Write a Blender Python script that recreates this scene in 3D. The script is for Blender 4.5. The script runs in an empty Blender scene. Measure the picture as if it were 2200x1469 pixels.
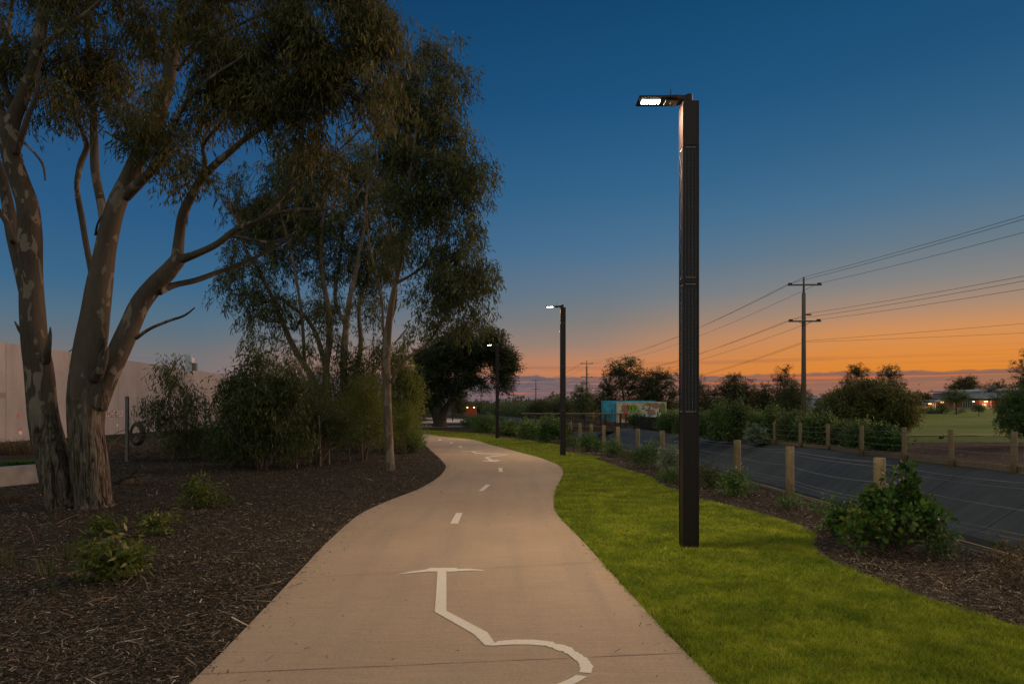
import bpy, bmesh, math, random
import numpy as np
from mathutils import Vector
from mathutils.geometry import tessellate_polygon

rng = np.random.default_rng(11)
random.seed(5)
scene = bpy.context.scene
COL = scene.collection
R = math.radians

# ------------------------------------------------------------------ camera
F = 1467.0            # focal length in photo pixels (24 mm on 36 mm)
HX, HY = 1100.0, 880.0  # principal column, horizon row
CAMZ = 1.6
cam_d = bpy.data.cameras.new('camera')
cam = bpy.data.objects.new('camera', cam_d)
COL.objects.link(cam)
cam.location = (0, 0, CAMZ)
cam.rotation_euler = (R(90), 0, 0)
cam_d.lens = 24.0
cam_d.sensor_width = 36.0
cam_d.shift_y = 145.5 / 2200.0
cam_d.clip_start = 0.05
cam_d.clip_end = 6000
scene.camera = cam

# ------------------------------------------------------------------ view
scene.render.engine = 'CYCLES'
scene.view_settings.view_transform = 'Standard'
scene.view_settings.look = 'None'
scene.view_settings.exposure = 0.0
scene.view_settings.gamma = 1.0
scene.cycles.use_denoising = True
scene.cycles.max_bounces = 6
scene.cycles.diffuse_bounces = 3
scene.cycles.transparent_max_bounces = 6
scene.cycles.sample_clamp_indirect = 4.0


def lin(r, g, b, a=1.0):
    def f(c):
        c /= 255.0
        return c / 12.92 if c <= 0.04045 else ((c + 0.055) / 1.055) ** 2.4
    return (f(r), f(g), f(b), a)


# ------------------------------------------------------------------ node helper
class N:
    def __init__(s, tree):
        s.t = tree
        s.n = tree.nodes
        s.l = tree.links

    def new(s, typ, **kw):
        n = s.n.new(typ)
        for k, v in kw.items():
            setattr(n, k, v)
        return n

    def put(s, sock, v):
        if isinstance(v, bpy.types.NodeSocket):
            s.l.new(v, sock)
        elif v is not None:
            sock.default_value = v

    def math(s, op, a, b=None, c=None, clamp=False):
        n = s.new('ShaderNodeMath', operation=op)
        n.use_clamp = clamp
        s.put(n.inputs[0], a)
        s.put(n.inputs[1], b)
        s.put(n.inputs[2], c)
        return n.outputs[0]

    def mapr(s, v, a, b, c=0.0, d=1.0, smooth=False):
        n = s.new('ShaderNodeMapRange')
        if smooth:
            n.interpolation_type = 'SMOOTHSTEP'
        s.put(n.inputs[0], v)
        for i, x in enumerate((a, b, c, d)):
            s.put(n.inputs[i + 1], x)
        return n.outputs[0]

    def ramp(s, v, stops, interp='LINEAR'):
        n = s.new('ShaderNodeValToRGB')
        cr = n.color_ramp
        cr.interpolation = interp
        while len(cr.elements) < len(stops):
            cr.elements.new(0.5)
        for e, (p, c) in zip(cr.elements, stops):
            e.position = p
        for e, (p, c) in zip(cr.elements, stops):
            e.color = c if len(c) == 4 else (*c, 1)
        s.put(n.inputs[0], v)
        return n.outputs[0]

    def mix(s, f, a, b, mode='MIX'):
        n = s.new('ShaderNodeMix', data_type='RGBA', blend_type=mode)
        s.put(n.inputs[0], f)
        s.put(n.inputs[6], a)
        s.put(n.inputs[7], b)
        return n.outputs[2]

    def noise(s, vec, scale, detail=4.0, rough=0.55, dist=0.0):
        n = s.new('ShaderNodeTexNoise')
        s.put(n.inputs['Vector'], vec)
        n.inputs['Scale'].default_value = scale
        n.inputs['Detail'].default_value = detail
        n.inputs['Roughness'].default_value = rough
        n.inputs['Distortion'].default_value = dist
        return n.outputs[0]

    def mapping(s, vec, scale=(1, 1, 1), rot=(0, 0, 0), loc=(0, 0, 0)):
        n = s.new('ShaderNodeMapping')
        s.put(n.inputs[0], vec)
        n.inputs['Scale'].default_value = scale
        n.inputs['Rotation'].default_value = rot
        n.inputs['Location'].default_value = loc
        return n.outputs[0]

    def combine(s, x, y, z):
        n = s.new('ShaderNodeCombineXYZ')
        s.put(n.inputs[0], x)
        s.put(n.inputs[1], y)
        s.put(n.inputs[2], z)
        return n.outputs[0]

    def bump(s, h, strength=0.5, dist=0.02):
        n = s.new('ShaderNodeBump')
        n.inputs['Strength'].default_value = strength
        n.inputs['Distance'].default_value = dist
        s.put(n.inputs['Height'], h)
        return n.outputs[0]


# ------------------------------------------------------------------ world: afterglow sky
SUN_AZ = R(35)          # to the right of the view axis
SUN_EL = R(2.0)
world = bpy.data.worlds.new('World')
scene.world = world
world.use_nodes = True
w = N(world.node_tree)
w.n.clear()
tc = w.new('ShaderNodeTexCoord').outputs['Generated']
sep = w.new('ShaderNodeSeparateXYZ')
w.put(sep.inputs[0], tc)
dx, dy, dz = sep.outputs
dot = w.math('ADD', w.math('MULTIPLY', dx, math.sin(SUN_AZ)), w.math('MULTIPLY', dy, math.cos(SUN_AZ)))
az = w.mapr(dot, 0.55, 0.985, 0, 1)
el = w.mapr(dz, 0.0, 0.6, 0, 1)
E = lambda z: z / 0.6
left_sky = w.ramp(el, [(0.0, lin(112, 104, 112)), (E(.056), lin(120, 115, 117)), (E(.075), lin(112, 113, 116)), (E(.095), lin(97, 111, 122)),
                       (E(.12), lin(82, 110, 130)), (E(.16), lin(60, 102, 135)), (E(.24), lin(42, 90, 132)), (E(.42), lin(20, 68, 112)), (1.0, lin(12, 50, 88))])
mid_sky = w.ramp(el, [(0.0, lin(176, 112, 92)), (E(.057), lin(200, 128, 86)), (E(.074), lin(184, 131, 99)), (E(.094), lin(154, 128, 113)),
                      (E(.125), lin(128, 123, 120)), (E(.16), lin(106, 120, 132)), (E(.224), lin(75, 112, 143)), (E(.30), lin(51, 100, 138)),
                      (E(.40), lin(30, 84, 126)), (E(.50), lin(18, 73, 112)), (1.0, lin(12, 54, 90))])
right_sky = w.ramp(el, [(0.0, lin(206, 110, 48)), (E(.05), lin(216, 130, 50)), (E(.07), lin(216, 134, 60)), (E(.10), lin(204, 139, 86)),
                        (E(.128), lin(166, 135, 112)), (E(.162), lin(128, 128, 128)), (E(.206), lin(99, 119, 133)), (E(.26), lin(71, 111, 141)),
                        (E(.34), lin(46, 95, 132)), (E(.43), lin(27, 76, 110)), (1.0, lin(14, 54, 86))])
sky = w.mix(w.mapr(dot, 0.50, 0.88, 0, 1), left_sky, mid_sky)
sky = w.mix(w.mapr(dot, 0.88, 0.985, 0, 1), sky, right_sky)
# low cloud bank
cv = w.mapping(tc, (11.0, 11.0, 30.0))
n1 = w.noise(cv, 1.3, 7, 0.62, 0.3)
az2 = w.mapr(dot, 0.82, 1.0, 0, 1)
n2 = w.noise(w.mapping(tc, (2.2, 2.2, 150.0), loc=(3, 1, 7)), 1.4, 5, 0.6, 0.5)
n3 = w.noise(w.mapping(tc, (8.0, 8.0, 90.0), loc=(9, 4, 2)), 1.5, 6, 0.6, 0.6)
edge = w.math('ADD', 0.0495, w.math('MULTIPLY', w.math('SUBTRACT', n1, 0.5), 0.020))
deck = w.mapr(w.math('SUBTRACT', edge, dz), -0.001, 0.0025, 0, 1, True)
gaps = w.mapr(n2, 0.55, 0.64, 0, 1, True)
cloudf = w.math('MULTIPLY', deck, w.math('SUBTRACT', 1.0, w.math('MULTIPLY', gaps, 0.75)))
cloudf = w.math('MULTIPLY', cloudf, w.mapr(n3, 0.25, 0.6, 0.72, 0.97))
ccol = w.mix(az2, lin(97, 93, 104), lin(122, 92, 87))
ccol = w.mix(w.mapr(dz, 0.0, 0.045), w.mix(az2, lin(106, 98, 110), lin(138, 104, 98)), ccol)
sky = w.mix(w.math('MULTIPLY', w.math('MULTIPLY', deck, gaps), az), sky, lin(232, 112, 58))
sky = w.mix(cloudf, sky, ccol)
# thin streaks just above the bank
st = w.math('MULTIPLY', w.mapr(n2, 0.5, 0.66, 0, 0.5, True),
            w.math('MULTIPLY', w.mapr(dz, 0.03, 0.05), w.mapr(dz, 0.085, 0.055)))
sky = w.mix(st, sky, w.mix(az, lin(104, 100, 116), lin(150, 96, 74)))
nish = w.new('ShaderNodeTexSky')
nish.sky_type = 'NISHITA'
nish.sun_disc = False
nish.sun_elevation = SUN_EL
nish.sun_rotation = SUN_AZ
bg1 = w.new('ShaderNodeBackground')
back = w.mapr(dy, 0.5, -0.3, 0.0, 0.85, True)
sky = w.mix(back, sky, (0.225, 0.212, 0.172, 1))   # neutral fill colour added to the unseen sky behind the viewpoint
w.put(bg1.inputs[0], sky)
# unseen sky behind and overhead is brightened as added fill to lift shadows
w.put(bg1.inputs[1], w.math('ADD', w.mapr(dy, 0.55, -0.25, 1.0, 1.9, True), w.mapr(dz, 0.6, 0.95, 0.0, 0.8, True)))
bg2 = w.new('ShaderNodeBackground')
w.put(bg2.inputs[0], nish.outputs[0])
bg2.inputs[1].default_value = 0.0015
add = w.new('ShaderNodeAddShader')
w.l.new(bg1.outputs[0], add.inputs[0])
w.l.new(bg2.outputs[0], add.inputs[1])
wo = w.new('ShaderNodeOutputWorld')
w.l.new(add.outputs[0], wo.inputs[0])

# weak glow from where the sun has just set (wide, warm)
sd = bpy.data.lights.new('afterglow', 'SUN')
sd.energy = 2.4
sd.angle = R(30)
sd.color = (1.0, 0.55, 0.34)
so = bpy.data.objects.new('afterglow', sd)
COL.objects.link(so)
GA = R(58)   # the brightest glow lies just outside the right edge
dirv = Vector((-math.sin(GA) * math.cos(R(8)), -math.cos(GA) * math.cos(R(8)), -math.sin(R(8))))
so.rotation_euler = dirv.to_track_quat('-Z', 'Y').to_euler()
so.location = (60, 90, 30)


# ------------------------------------------------------------------ geometry helpers
def G(x, y, z=0.0):
    """photo pixel on the ground plane z -> world"""
    Y = F * (CAMZ - z) / (y - HY)
    return Vector(((x - HX) * Y / F, Y, z))


def P(x, y, Y):
    return Vector(((x - HX) * Y / F, Y, CAMZ + (HY - y) * Y / F))


def tag(o, label=None, cat=None, group=None, kind=None):
    if label: o['label'] = label
    if cat: o['category'] = cat
    if group: o['group'] = group
    if kind: o['kind'] = kind
    return o


def empty(name, loc, label=None, cat=None, group=None, rz=0.0):
    o = bpy.data.objects.new(name, None)
    o.empty_display_size = 0.3
    COL.objects.link(o)
    o.location = loc
    o.rotation_euler = (0, 0, rz)
    return tag(o, label, cat, group)


def copy_tree(o, parent=None):
    c = o.copy()
    COL.objects.link(c)
    c.parent = parent
    for ch in list(o.children):
        copy_tree(ch, c)
    return c


class MB:
    """collects triangles and quads, builds one mesh object"""
    def __init__(s):
        s.v = []
        s.q = []
        s.t = []
        s.qm = []
        s.tm = []
        s.n = 0

    def add(s, v, q=None, t=None, m=0):
        v = np.asarray(v, float).reshape(-1, 3)
        if q is not None and len(q):
            q = np.asarray(q, int).reshape(-1, 4)
            s.q.append(q + s.n)
            s.qm.append(np.full(len(q), m))
        if t is not None and len(t):
            t = np.asarray(t, int).reshape(-1, 3)
            s.t.append(t + s.n)
            s.tm.append(np.full(len(t), m))
        s.v.append(v)
        s.n += len(v)

    def box(s, x0, x1, y0, y1, z0, z1, m=0):
        v = [(x0, y0, z0), (x1, y0, z0), (x1, y1, z0), (x0, y1, z0),
             (x0, y0, z1), (x1, y0, z1), (x1, y1, z1), (x0, y1, z1)]
        q = [(0, 3, 2, 1), (4, 5, 6, 7), (0, 1, 5, 4), (1, 2, 6, 5), (2, 3, 7, 6), (3, 0, 4, 7)]
        s.add(v, q, m=m)

    def obox(s, a, b, wd, ht, m=0, up=(0, 0, 1)):
        """beam from a to b"""
        a = Vector(a); b = Vector(b)
        d = (b - a).normalized()
        u = Vector(up)
        sd_ = d.cross(u)
        if sd_.length < 1e-4:
            sd_ = d.cross(Vector((1, 0, 0)))
        sd_.normalize()
        up2 = sd_.cross(d)
        sd_ *= wd / 2
        up2 = up2 * (ht / 2)
        v = []
        for p in (a, b):
            for i, j in ((-1, -1), (1, -1), (1, 1), (-1, 1)):
                v.append(p + sd_ * i + up2 * j)
        q = [(0, 1, 2, 3), (7, 6, 5, 4), (0, 4, 5, 1), (1, 5, 6, 2), (2, 6, 7, 3), (3, 7, 4, 0)]
        s.add([tuple(p) for p in v], q, m=m)

    def tube(s, pts, rad, seg=8, m=0, cap=True, wob=0.0, seed=0):
        pts = [Vector(p) for p in pts]
        n = len(pts)
        if not hasattr(rad, '__len__'):
            rad = [rad] * n
        rr = np.random.default_rng(seed)
        ph = rr.uniform(0, 6.28, 4)
        ref = None
        V = []
        L = 0.0
        for i, p in enumerate(pts):
            d = (pts[min(i + 1, n - 1)] - pts[max(i - 1, 0)])
            if d.length < 1e-9:
                d = Vector((0, 0, 1))
            d.normalize()
            if ref is None:
                ref = d.orthogonal().normalized()
            ref = (ref - d * ref.dot(d))
            if ref.length < 1e-6:
                ref = d.orthogonal()
            ref.normalize()
            bi = d.cross(ref)
            if i:
                L += (pts[i] - pts[i - 1]).length
            for k in range(seg):
                a = 2 * math.pi * k / seg
                r = rad[i]
                if wob:
                    r *= 1 + wob * (math.sin(2 * a + ph[0] + L * 1.7) * 0.5 + math.sin(3 * a + ph[1] - L * 2.9) * 0.35
                                    + math.sin(5 * a + ph[2] + L * 4.3) * 0.2 + math.sin(L * 6 + ph[3]) * 0.25)
                V.append(tuple(p + ref * (math.cos(a) * r) + bi * (math.sin(a) * r)))
        Q = []
        for i in range(n - 1):
            for k in range(seg):
                k2 = (k + 1) % seg
                Q.append((i * seg + k, i * seg + k2, (i + 1) * seg + k2, (i + 1) * seg + k))
        T = []
        if cap:
            V.append(tuple(pts[0])); V.append(tuple(pts[-1]))
            c0 = n * seg
            for k in range(seg):
                k2 = (k + 1) % seg
                T.append((c0, k2, k))
                T.append((c0 + 1, (n - 1) * seg + k, (n - 1) * seg + k2))
        s.add(V, Q, T, m)

    def poly(s, pts, m=0):
        """flat polygon (concave ok)"""
        pts = [Vector(p) for p in pts]
        tr = tessellate_polygon([pts])
        v = np.array([tuple(p) for p in pts])
        T = []
        for a, b, c in tr:
            nn = (pts[b] - pts[a]).cross(pts[c] - pts[a])
            T.append((a, b, c) if nn.z >= 0 else (a, c, b))
        s.add(v, None, T, m)

    def slab(s, pts, z0, m=0):
        """polygon with a skirt down to z0"""
        s.poly(pts, m)
        n = len(pts)
        v = [tuple(p) for p in pts] + [(p[0], p[1], z0) for p in pts]
        q = [(i, (i + 1) % n, n + (i + 1) % n, n + i) for i in range(n)]
        s.add(v, q, m=m)

    def build(s, name, mats, parent=None, smooth=False, loc=None):
        V = np.concatenate(s.v) if s.v else np.zeros((0, 3))
        if loc is not None:
            V = V - np.array(loc)
        Q = np.concatenate(s.q) if s.q else np.zeros((0, 4), int)
        T = np.concatenate(s.t) if s.t else np.zeros((0, 3), int)
        me = bpy.data.meshes.new(name)
        me.vertices.add(len(V))
        me.vertices.foreach_set('co', V.astype(np.float32).ravel())
        nl = len(Q) * 4 + len(T) * 3
        me.loops.add(nl)
        me.loops.foreach_set('vertex_index', np.concatenate([Q.ravel(), T.ravel()]).astype(np.int32))
        me.polygons.add(len(Q) + len(T))
        ls = np.concatenate([np.arange(len(Q)) * 4, len(Q) * 4 + np.arange(len(T)) * 3]).astype(np.int32)
        me.polygons.foreach_set('loop_start', ls)
        mi = np.concatenate([np.concatenate(s.qm) if s.qm else np.zeros(0, int),
                             np.concatenate(s.tm) if s.tm else np.zeros(0, int)]).astype(np.int32)
        me.polygons.foreach_set('material_index', mi)
        me.polygons.foreach_set('use_smooth', np.full(len(Q) + len(T), bool(smooth)))
        me.update(calc_edges=True)
        if not isinstance(mats, (list, tuple)):
            mats = [mats]
        for mt in mats:
            me.materials.append(mt)
        o = bpy.data.objects.new(name, me)
        COL.objects.link(o)
        if parent is not None:
            o.parent = parent
        if loc is not None:
            o.location = loc
        return o


def child(mb, name, mats, root, smooth=False):
    """build a part whose vertices were given in world coordinates"""
    V = np.array(root.location)
    mb.v = [v - V for v in mb.v]
    return mb.build(name, mats, root, smooth)


def inpoly(px, py, poly):
    poly = np.array([(p[0], p[1]) for p in poly])
    c = np.zeros(len(px), bool)
    j = len(poly) - 1
    for i in range(len(poly)):
        xi, yi = poly[i]; xj, yj = poly[j]
        m = ((yi > py) != (yj > py)) & (px < (xj - xi) * (py - yi) / (yj - yi + 1e-12) + xi)
        c ^= m
        j = i
    return c


def catmull(pts, sub=5):
    """pts: list of tuples (any length), smooth interpolation"""
    P_ = np.array(pts, float)
    if len(P_) < 3:
        return P_
    out = []
    n = len(P_)
    for i in range(n - 1):
        p0 = P_[max(i - 1, 0)]; p1 = P_[i]; p2 = P_[i + 1]; p3 = P_[min(i + 2, n - 1)]
        for k in range(sub):
            t = k / sub
            out.append(0.5 * ((2 * p1) + (-p0 + p2) * t + (2 * p0 - 5 * p1 + 4 * p2 - p3) * t * t + (-p0 + 3 * p1 - 3 * p2 + p3) * t ** 3))
    out.append(P_[-1])
    return np.array(out)


# ------------------------------------------------------------------ materials
def new_mat(name):
    m = bpy.data.materials.new(name)
    m.use_nodes = True
    n = N(m.node_tree)
    b = m.node_tree.nodes['Principled BSDF']
    return m, n, b


def objvec(n):
    return n.new('ShaderNodeNewGeometry').outputs['Position']


def simple(name, col, rough=0.6, metal=0.0, noise=0.15, scale=8.0, bump=0.0, spec=0.4):
    m, n, b = new_mat(name)
    p = objvec(n)
    f = n.noise(p, scale, 5)
    c2 = tuple(min(1, c * (1 + noise * 1.5)) for c in col[:3]) + (1,)
    c1 = tuple(c * (1 - noise * 1.5) for c in col[:3]) + (1,)
    n.put(b.inputs['Base Color'], n.ramp(f, [(0.3, c1), (0.7, c2)]))
    b.inputs['Roughness'].default_value = rough
    b.inputs['Metallic'].default_value = metal
    b.inputs['Specular IOR Level'].default_value = spec
    if bump:
        n.put(b.inputs['Normal'], n.bump(n.noise(p, scale * 6, 4), bump, 0.01))
    return m


def emit(name, col, s):
    m, n, b = new_mat(name)
    b.inputs['Base Color'].default_value = (0.1, 0.1, 0.1, 1)
    b.inputs['Emission Color'].default_value = col
    b.inputs['Emission Strength'].default_value = s
    return m


def leaf_mat(name, c1, c2, c3=None, trans=0.35, rough=0.5):
    m, n, b = new_mat(name)
    g = n.new('ShaderNodeNewGeometry')
    rnd = g.outputs['Random Per Island']
    big = n.noise(g.outputs['Position'], 1.5, 3)
    stops = [(0.0, (*c1, 1)), (0.75, (*c2, 1))]
    stops.append((1.0, (*(c3 or c2), 1)))
    f = n.math('ADD', n.math('MULTIPLY', rnd, 0.75), n.math('MULTIPLY', n.math('SUBTRACT', big, 0.5), 1.7), clamp=True)  # leaf tone varies; coarse noise also paints lit and dark clumps
    c = n.ramp(f, stops)
    n.put(b.inputs['Base Color'], c)
    b.inputs['Roughness'].default_value = rough
    b.inputs['Specular IOR Level'].default_value = 0.35
    tr = n.new('ShaderNodeBsdfTranslucent')
    n.put(tr.inputs[0], c)
    mx = n.new('ShaderNodeMixShader')
    mx.inputs[0].default_value = trans
    n.l.new(b.outputs[0], mx.inputs[1])
    n.l.new(tr.outputs[0], mx.inputs[2])
    out = m.node_tree.nodes['Material Output']
    n.l.new(mx.outputs[0], out.inputs[0])
    return m


def mat_concrete_path():
    m, n, b = new_mat('path concrete')
    p = objvec(n)
    big = n.noise(p, 0.5, 4)
    fine = n.noise(p, 60, 5, 0.7)
    brush = n.noise(n.mapping(p, (2.0, 42, 1), rot=(0, 0, 0.05)), 1.0, 4, 0.6)
    wheel = n.noise(n.mapping(p, (3.2, 0.22, 1), rot=(0, 0, 0.02)), 1.0, 3, 0.5)
    c = n.ramp(big, [(0.3, (0.36, 0.25, 0.165, 1)), (0.7, (0.46, 0.33, 0.225, 1))])
    c = n.mix(n.mapr(brush, 0.35, 0.65, 0.0, 0.45), c, (0.24, 0.175, 0.12, 1))
    c = n.mix(n.mapr(wheel, 0.48, 0.68, 0.0, 0.55), c, (0.27, 0.21, 0.16, 1))
    c = n.mix(n.mapr(fine, 0.4, 0.7, 0.0, 0.5), c, (0.55, 0.43, 0.31, 1))
    spots = n.new('ShaderNodeTexVoronoi')
    n.put(spots.inputs['Vector'], p)
    spots.inputs['Scale'].default_value = 2.2
    sp = n.mapr(spots.outputs['Distance'], 0.018, 0.03, 1.0, 0.0)
    c = n.mix(n.math('MULTIPLY', sp, 0.75), c, (0.06, 0.045, 0.03, 1))
    n.put(b.inputs['Base Color'], c)
    b.inputs['Roughness'].default_value = 0.85
    b.inputs['Specular IOR Level'].default_value = 0.25
    n.put(b.inputs['Normal'], n.bump(n.math('ADD', fine, n.math('MULTIPLY', brush, 0.8)), 0.25, 0.004))
    return m


def mat_mulch(name, c1, c2):
    m, n, b = new_mat(name)
    p = objvec(n)
    a = n.noise(p, 22, 6, 0.7, 0.6)
    big = n.noise(p, 0.6, 4, 0.6)
    v = n.new('ShaderNodeTexVoronoi')
    n.put(v.inputs['Vector'], n.mapping(p, (1, 1.8, 1), rot=(0, 0, 0.7)))
    v.inputs['Scale'].default_value = 34
    c = n.ramp(a, [(0.3, (*[x * 0.35 for x in c1], 1)), (0.5, (*c1, 1)), (0.72, (*c2, 1))])
    c = n.mix(n.mapr(big, 0.4, 0.65, 0, 0.55), c, (*[x * 0.6 for x in c1], 1))
    c = n.mix(n.mapr(v.outputs['Color'], 0.8, 0.95, 0, 0.5), c, (*[min(1, x * 1.7) for x in c2], 1))
    n.put(b.inputs['Base Color'], c)
    b.inputs['Roughness'].default_value = 0.95
    b.inputs['Specular IOR Level'].default_value = 0.15
    n.put(b.inputs['Normal'], n.bump(n.math('ADD', a, n.math('MULTIPLY', v.outputs['Distance'], 0.6)), 1.0, 0.03))
    return m


def mat_lawn(name, c1, c2, c3, sc=1.0):
    m, n, b = new_mat(name)
    p = objvec(n)
    a = n.noise(p, 0.9 * sc, 4, 0.6)
    f = n.noise(p, 45 * sc, 5, 0.75)
    c = n.ramp(a, [(0.3, (*c1, 1)), (0.55, (*c2, 1)), (0.75, (*c3, 1))])
    c = n.mix(n.mapr(f, 0.3, 0.75, 0.75, 0.0), c, (*[x * 0.45 for x in c1], 1))
    n.put(b.inputs['Base Color'], c)
    b.inputs['Roughness'].default_value = 0.95
    b.inputs['Specular IOR Level'].default_value = 0.1
    n.put(b.inputs['Normal'], n.bump(f, 0.8, 0.03))
    return m


def mat_blades():
    m, n, b = new_mat('grass blades')
    g = n.new('ShaderNodeNewGeometry')
    rnd = g.outputs['Random Per Island']
    big = n.noise(g.outputs['Position'], 1.6, 7, 0.72)
    f = n.math('ADD', n.math('MULTIPLY', rnd, 0.45), n.mapr(big, 0.34, 0.66, 0, 0.55))
    c = n.ramp(f, [(0.0, (0.045, 0.085, 0.006, 1)), (0.35, (0.17, 0.25, 0.014, 1)), (0.75, (0.42, 0.48, 0.034, 1)),
                   (0.94, (0.60, 0.54, 0.10, 1)), (1.0, (0.66, 0.52, 0.2, 1))])
    n.put(b.inputs['Base Color'], c)
    b.inputs['Roughness'].default_value = 0.6
    b.inputs['Specular IOR Level'].default_value = 0.25
    tr = n.new('ShaderNodeBsdfTranslucent')
    n.put(tr.inputs[0], c)
    mx = n.new('ShaderNodeMixShader')
    mx.inputs[0].default_value = 0.4
    n.l.new(b.outputs[0], mx.inputs[1])
    n.l.new(tr.outputs[0], mx.inputs[2])
    n.l.new(mx.outputs[0], m.node_tree.nodes['Material Output'].inputs[0])
    return m


def mat_chips(name, k=1.0):
    m, n, b = new_mat(name)
    g = n.new('ShaderNodeNewGeometry')
    c = n.ramp(g.outputs['Random Per Island'],
               [(0.0, (0.024 * k, 0.017 * k, 0.011 * k, 1)), (0.5, (0.072 * k, 0.053 * k, 0.034 * k, 1)),
                (0.82, (0.15 * k, 0.113 * k, 0.075 * k, 1)), (0.95, (0.27 * k, 0.21 * k, 0.155 * k, 1)),
                (1.0, (0.52 * k, 0.44 * k, 0.34 * k, 1))])
    n.put(b.inputs['Base Color'], c)
    b.inputs['Roughness'].default_value = 0.8
    b.inputs['Specular IOR Level'].default_value = 0.2
    return m


def mat_bark(name, dark, mid, pale, rough_h=1.6, patch=1.0):
    m, n, b = new_mat(name)
    p = objvec(n)
    s = n.new('ShaderNodeSeparateXYZ')
    n.put(s.inputs[0], p)
    z = s.outputs[2]
    pv = n.mapping(p, (1, 1, 0.45))
    a = n.noise(pv, 5.5, 3, 0.5, 0.6)
    f = n.noise(n.mapping(p, (1, 1, 0.16)), 26, 6, 0.7, 0.3)
    c = n.ramp(f, [(0.25, (*dark, 1)), (0.75, (*mid, 1))])
    pt = n.mapr(a, 0.575, 0.59, 0.0, patch)
    c = n.mix(pt, c, (*pale, 1))
    c = n.mix(n.mapr(n.noise(pv, 1.3, 3), 0.45, 0.6, 0, 0.35), c, (*[x * 0.8 for x in pale], 1))
    # fissured bark near the foot
    fis = n.noise(n.mapping(p, (1, 1, 0.1)), 19, 5, 0.75, 1.0)
    foot = n.mapr(n.math('ADD', z, n.math('MULTIPLY', n.math('SUBTRACT', a, 0.5), 1.6)), rough_h - 0.4, rough_h + 0.3, 1.0, 0.0)
    cf = n.ramp(fis, [(0.40, (*[x * 0.4 for x in dark], 1)), (0.49, (*mid, 1)), (0.60, (*[x * 1.15 for x in pale], 1))])
    c = n.mix(foot, c, cf)
    n.put(b.inputs['Base Color'], c)
    b.inputs['Roughness'].default_value = 0.85
    b.inputs['Specular IOR Level'].default_value = 0.2
    h = n.math('ADD', n.math('MULTIPLY', fis, n.math('ADD', n.math('MULTIPLY', foot, 1.6), 0.15)),
               n.math('MULTIPLY', pt, -0.08))
    n.put(b.inputs['Normal'], n.bump(n.math('ADD', h, n.math('MULTIPLY', f, 0.2)), 0.9, 0.05))
    return m


M = {}
M['path'] = mat_concrete_path()
M['joint'] = simple('joint sealant', (0.09, 0.065, 0.045), 0.9)
M['mulch'] = mat_mulch('mulch', (0.046, 0.037, 0.024), (0.125, 0.100, 0.065))
M['mulch2'] = mat_mulch('mulch right', (0.045, 0.033, 0.026), (0.12, 0.092, 0.07))
M['chips'] = mat_chips('wood chips', 1.0)
M['lawn'] = mat_lawn('lawn soil', (0.07, 0.09, 0.008), (0.12, 0.14, 0.012), (0.17, 0.18, 0.016))
M['blades'] = mat_blades()
M['field'] = mat_lawn('field grass', (0.11, 0.20, 0.025), (0.19, 0.28, 0.045), (0.28, 0.32, 0.07), 0.12)
M['ground'] = mat_lawn('rough ground', (0.03, 0.035, 0.015), (0.045, 0.045, 0.02), (0.06, 0.05, 0.03), 0.4)
M['strip'] = mat_lawn('green strip', (0.07, 0.15, 0.02), (0.10, 0.19, 0.03), (0.13, 0.20, 0.035), 0.5)
M['dirt'] = simple('dirt track', (0.20, 0.15, 0.10), 0.95)
M['pole'] = simple('dark bronze powder coat', (0.015, 0.0075, 0.0080), 0.42, 0.2, 0.06, 30, spec=0.5)
M['alu'] = simple('brushed aluminium', (0.30, 0.29, 0.28), 0.35, 0.9, 0.08, 30)
M['bus'] = simple('silver cell ribbon', (0.30, 0.28, 0.27), 0.6, 0.0, 0.1, 20)
M['galv'] = simple('galvanised steel', (0.15, 0.165, 0.16), 0.6, 0.2, 0.2, 12)
M['timber'] = None
M['black'] = simple('black paint', (0.012, 0.012, 0.012), 0.55)
M['wire'] = simple('fence wire', (0.22, 0.22, 0.21), 0.7, 0.0)
M['net'] = simple('netting wire', (0.07, 0.07, 0.07), 0.8, 0.0)
M['cable'] = simple('power cable', (0.02, 0.02, 0.022), 0.6)
M['polew'] = None
M['stone'] = simple('boulder stone', (0.10, 0.07, 0.05), 0.9, 0, 0.35, 3, 0.6)
M['orange'] = simple('orange paint', (0.75, 0.25, 0.03), 0.5)


def mat_timber(name, c1, c2, c3):
    m, n, b = new_mat(name)
    p = objvec(n)
    a = n.noise(n.mapping(p, (1, 1, 0.06)), 40, 5, 0.7, 0.4)
    big = n.noise(p, 2.2, 4)
    c = n.ramp(a, [(0.28, (*c1, 1)), (0.5, (*c2, 1)), (0.75, (*c3, 1))])
    c = n.mix(n.mapr(big, 0.4, 0.7, 0, 0.4), c, (*[x * 1.2 for x in c1], 1))
    n.put(b.inputs['Base Color'], c)
    b.inputs['Roughness'].default_value = 0.85
    n.put(b.inputs['Normal'], n.bump(a, 0.5, 0.01))
    return m


M['timber'] = mat_timber('treated pine', (0.10, 0.075, 0.035), (0.22, 0.165, 0.085), (0.34, 0.26, 0.15))
M['polew'] = mat_timber('weathered pole', (0.07, 0.055, 0.045), (0.15, 0.12, 0.095), (0.22, 0.18, 0.14))
M['kerb'] = mat_timber('kerb board', (0.10, 0.08, 0.05), (0.18, 0.145, 0.09), (0.26, 0.21, 0.13))


def mat_paint():
    m, n, b = new_mat('white road paint')
    p = objvec(n)
    f = n.noise(p, 50, 6, 0.75)
    c = n.ramp(f, [(0.30, (0.42, 0.34, 0.26, 1)), (0.42, (0.70, 0.62, 0.50, 1)), (0.7, (0.80, 0.73, 0.61, 1))])
    n.put(b.inputs['Base Color'], c)
    b.inputs['Roughness'].default_value = 0.7
    return m


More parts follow.
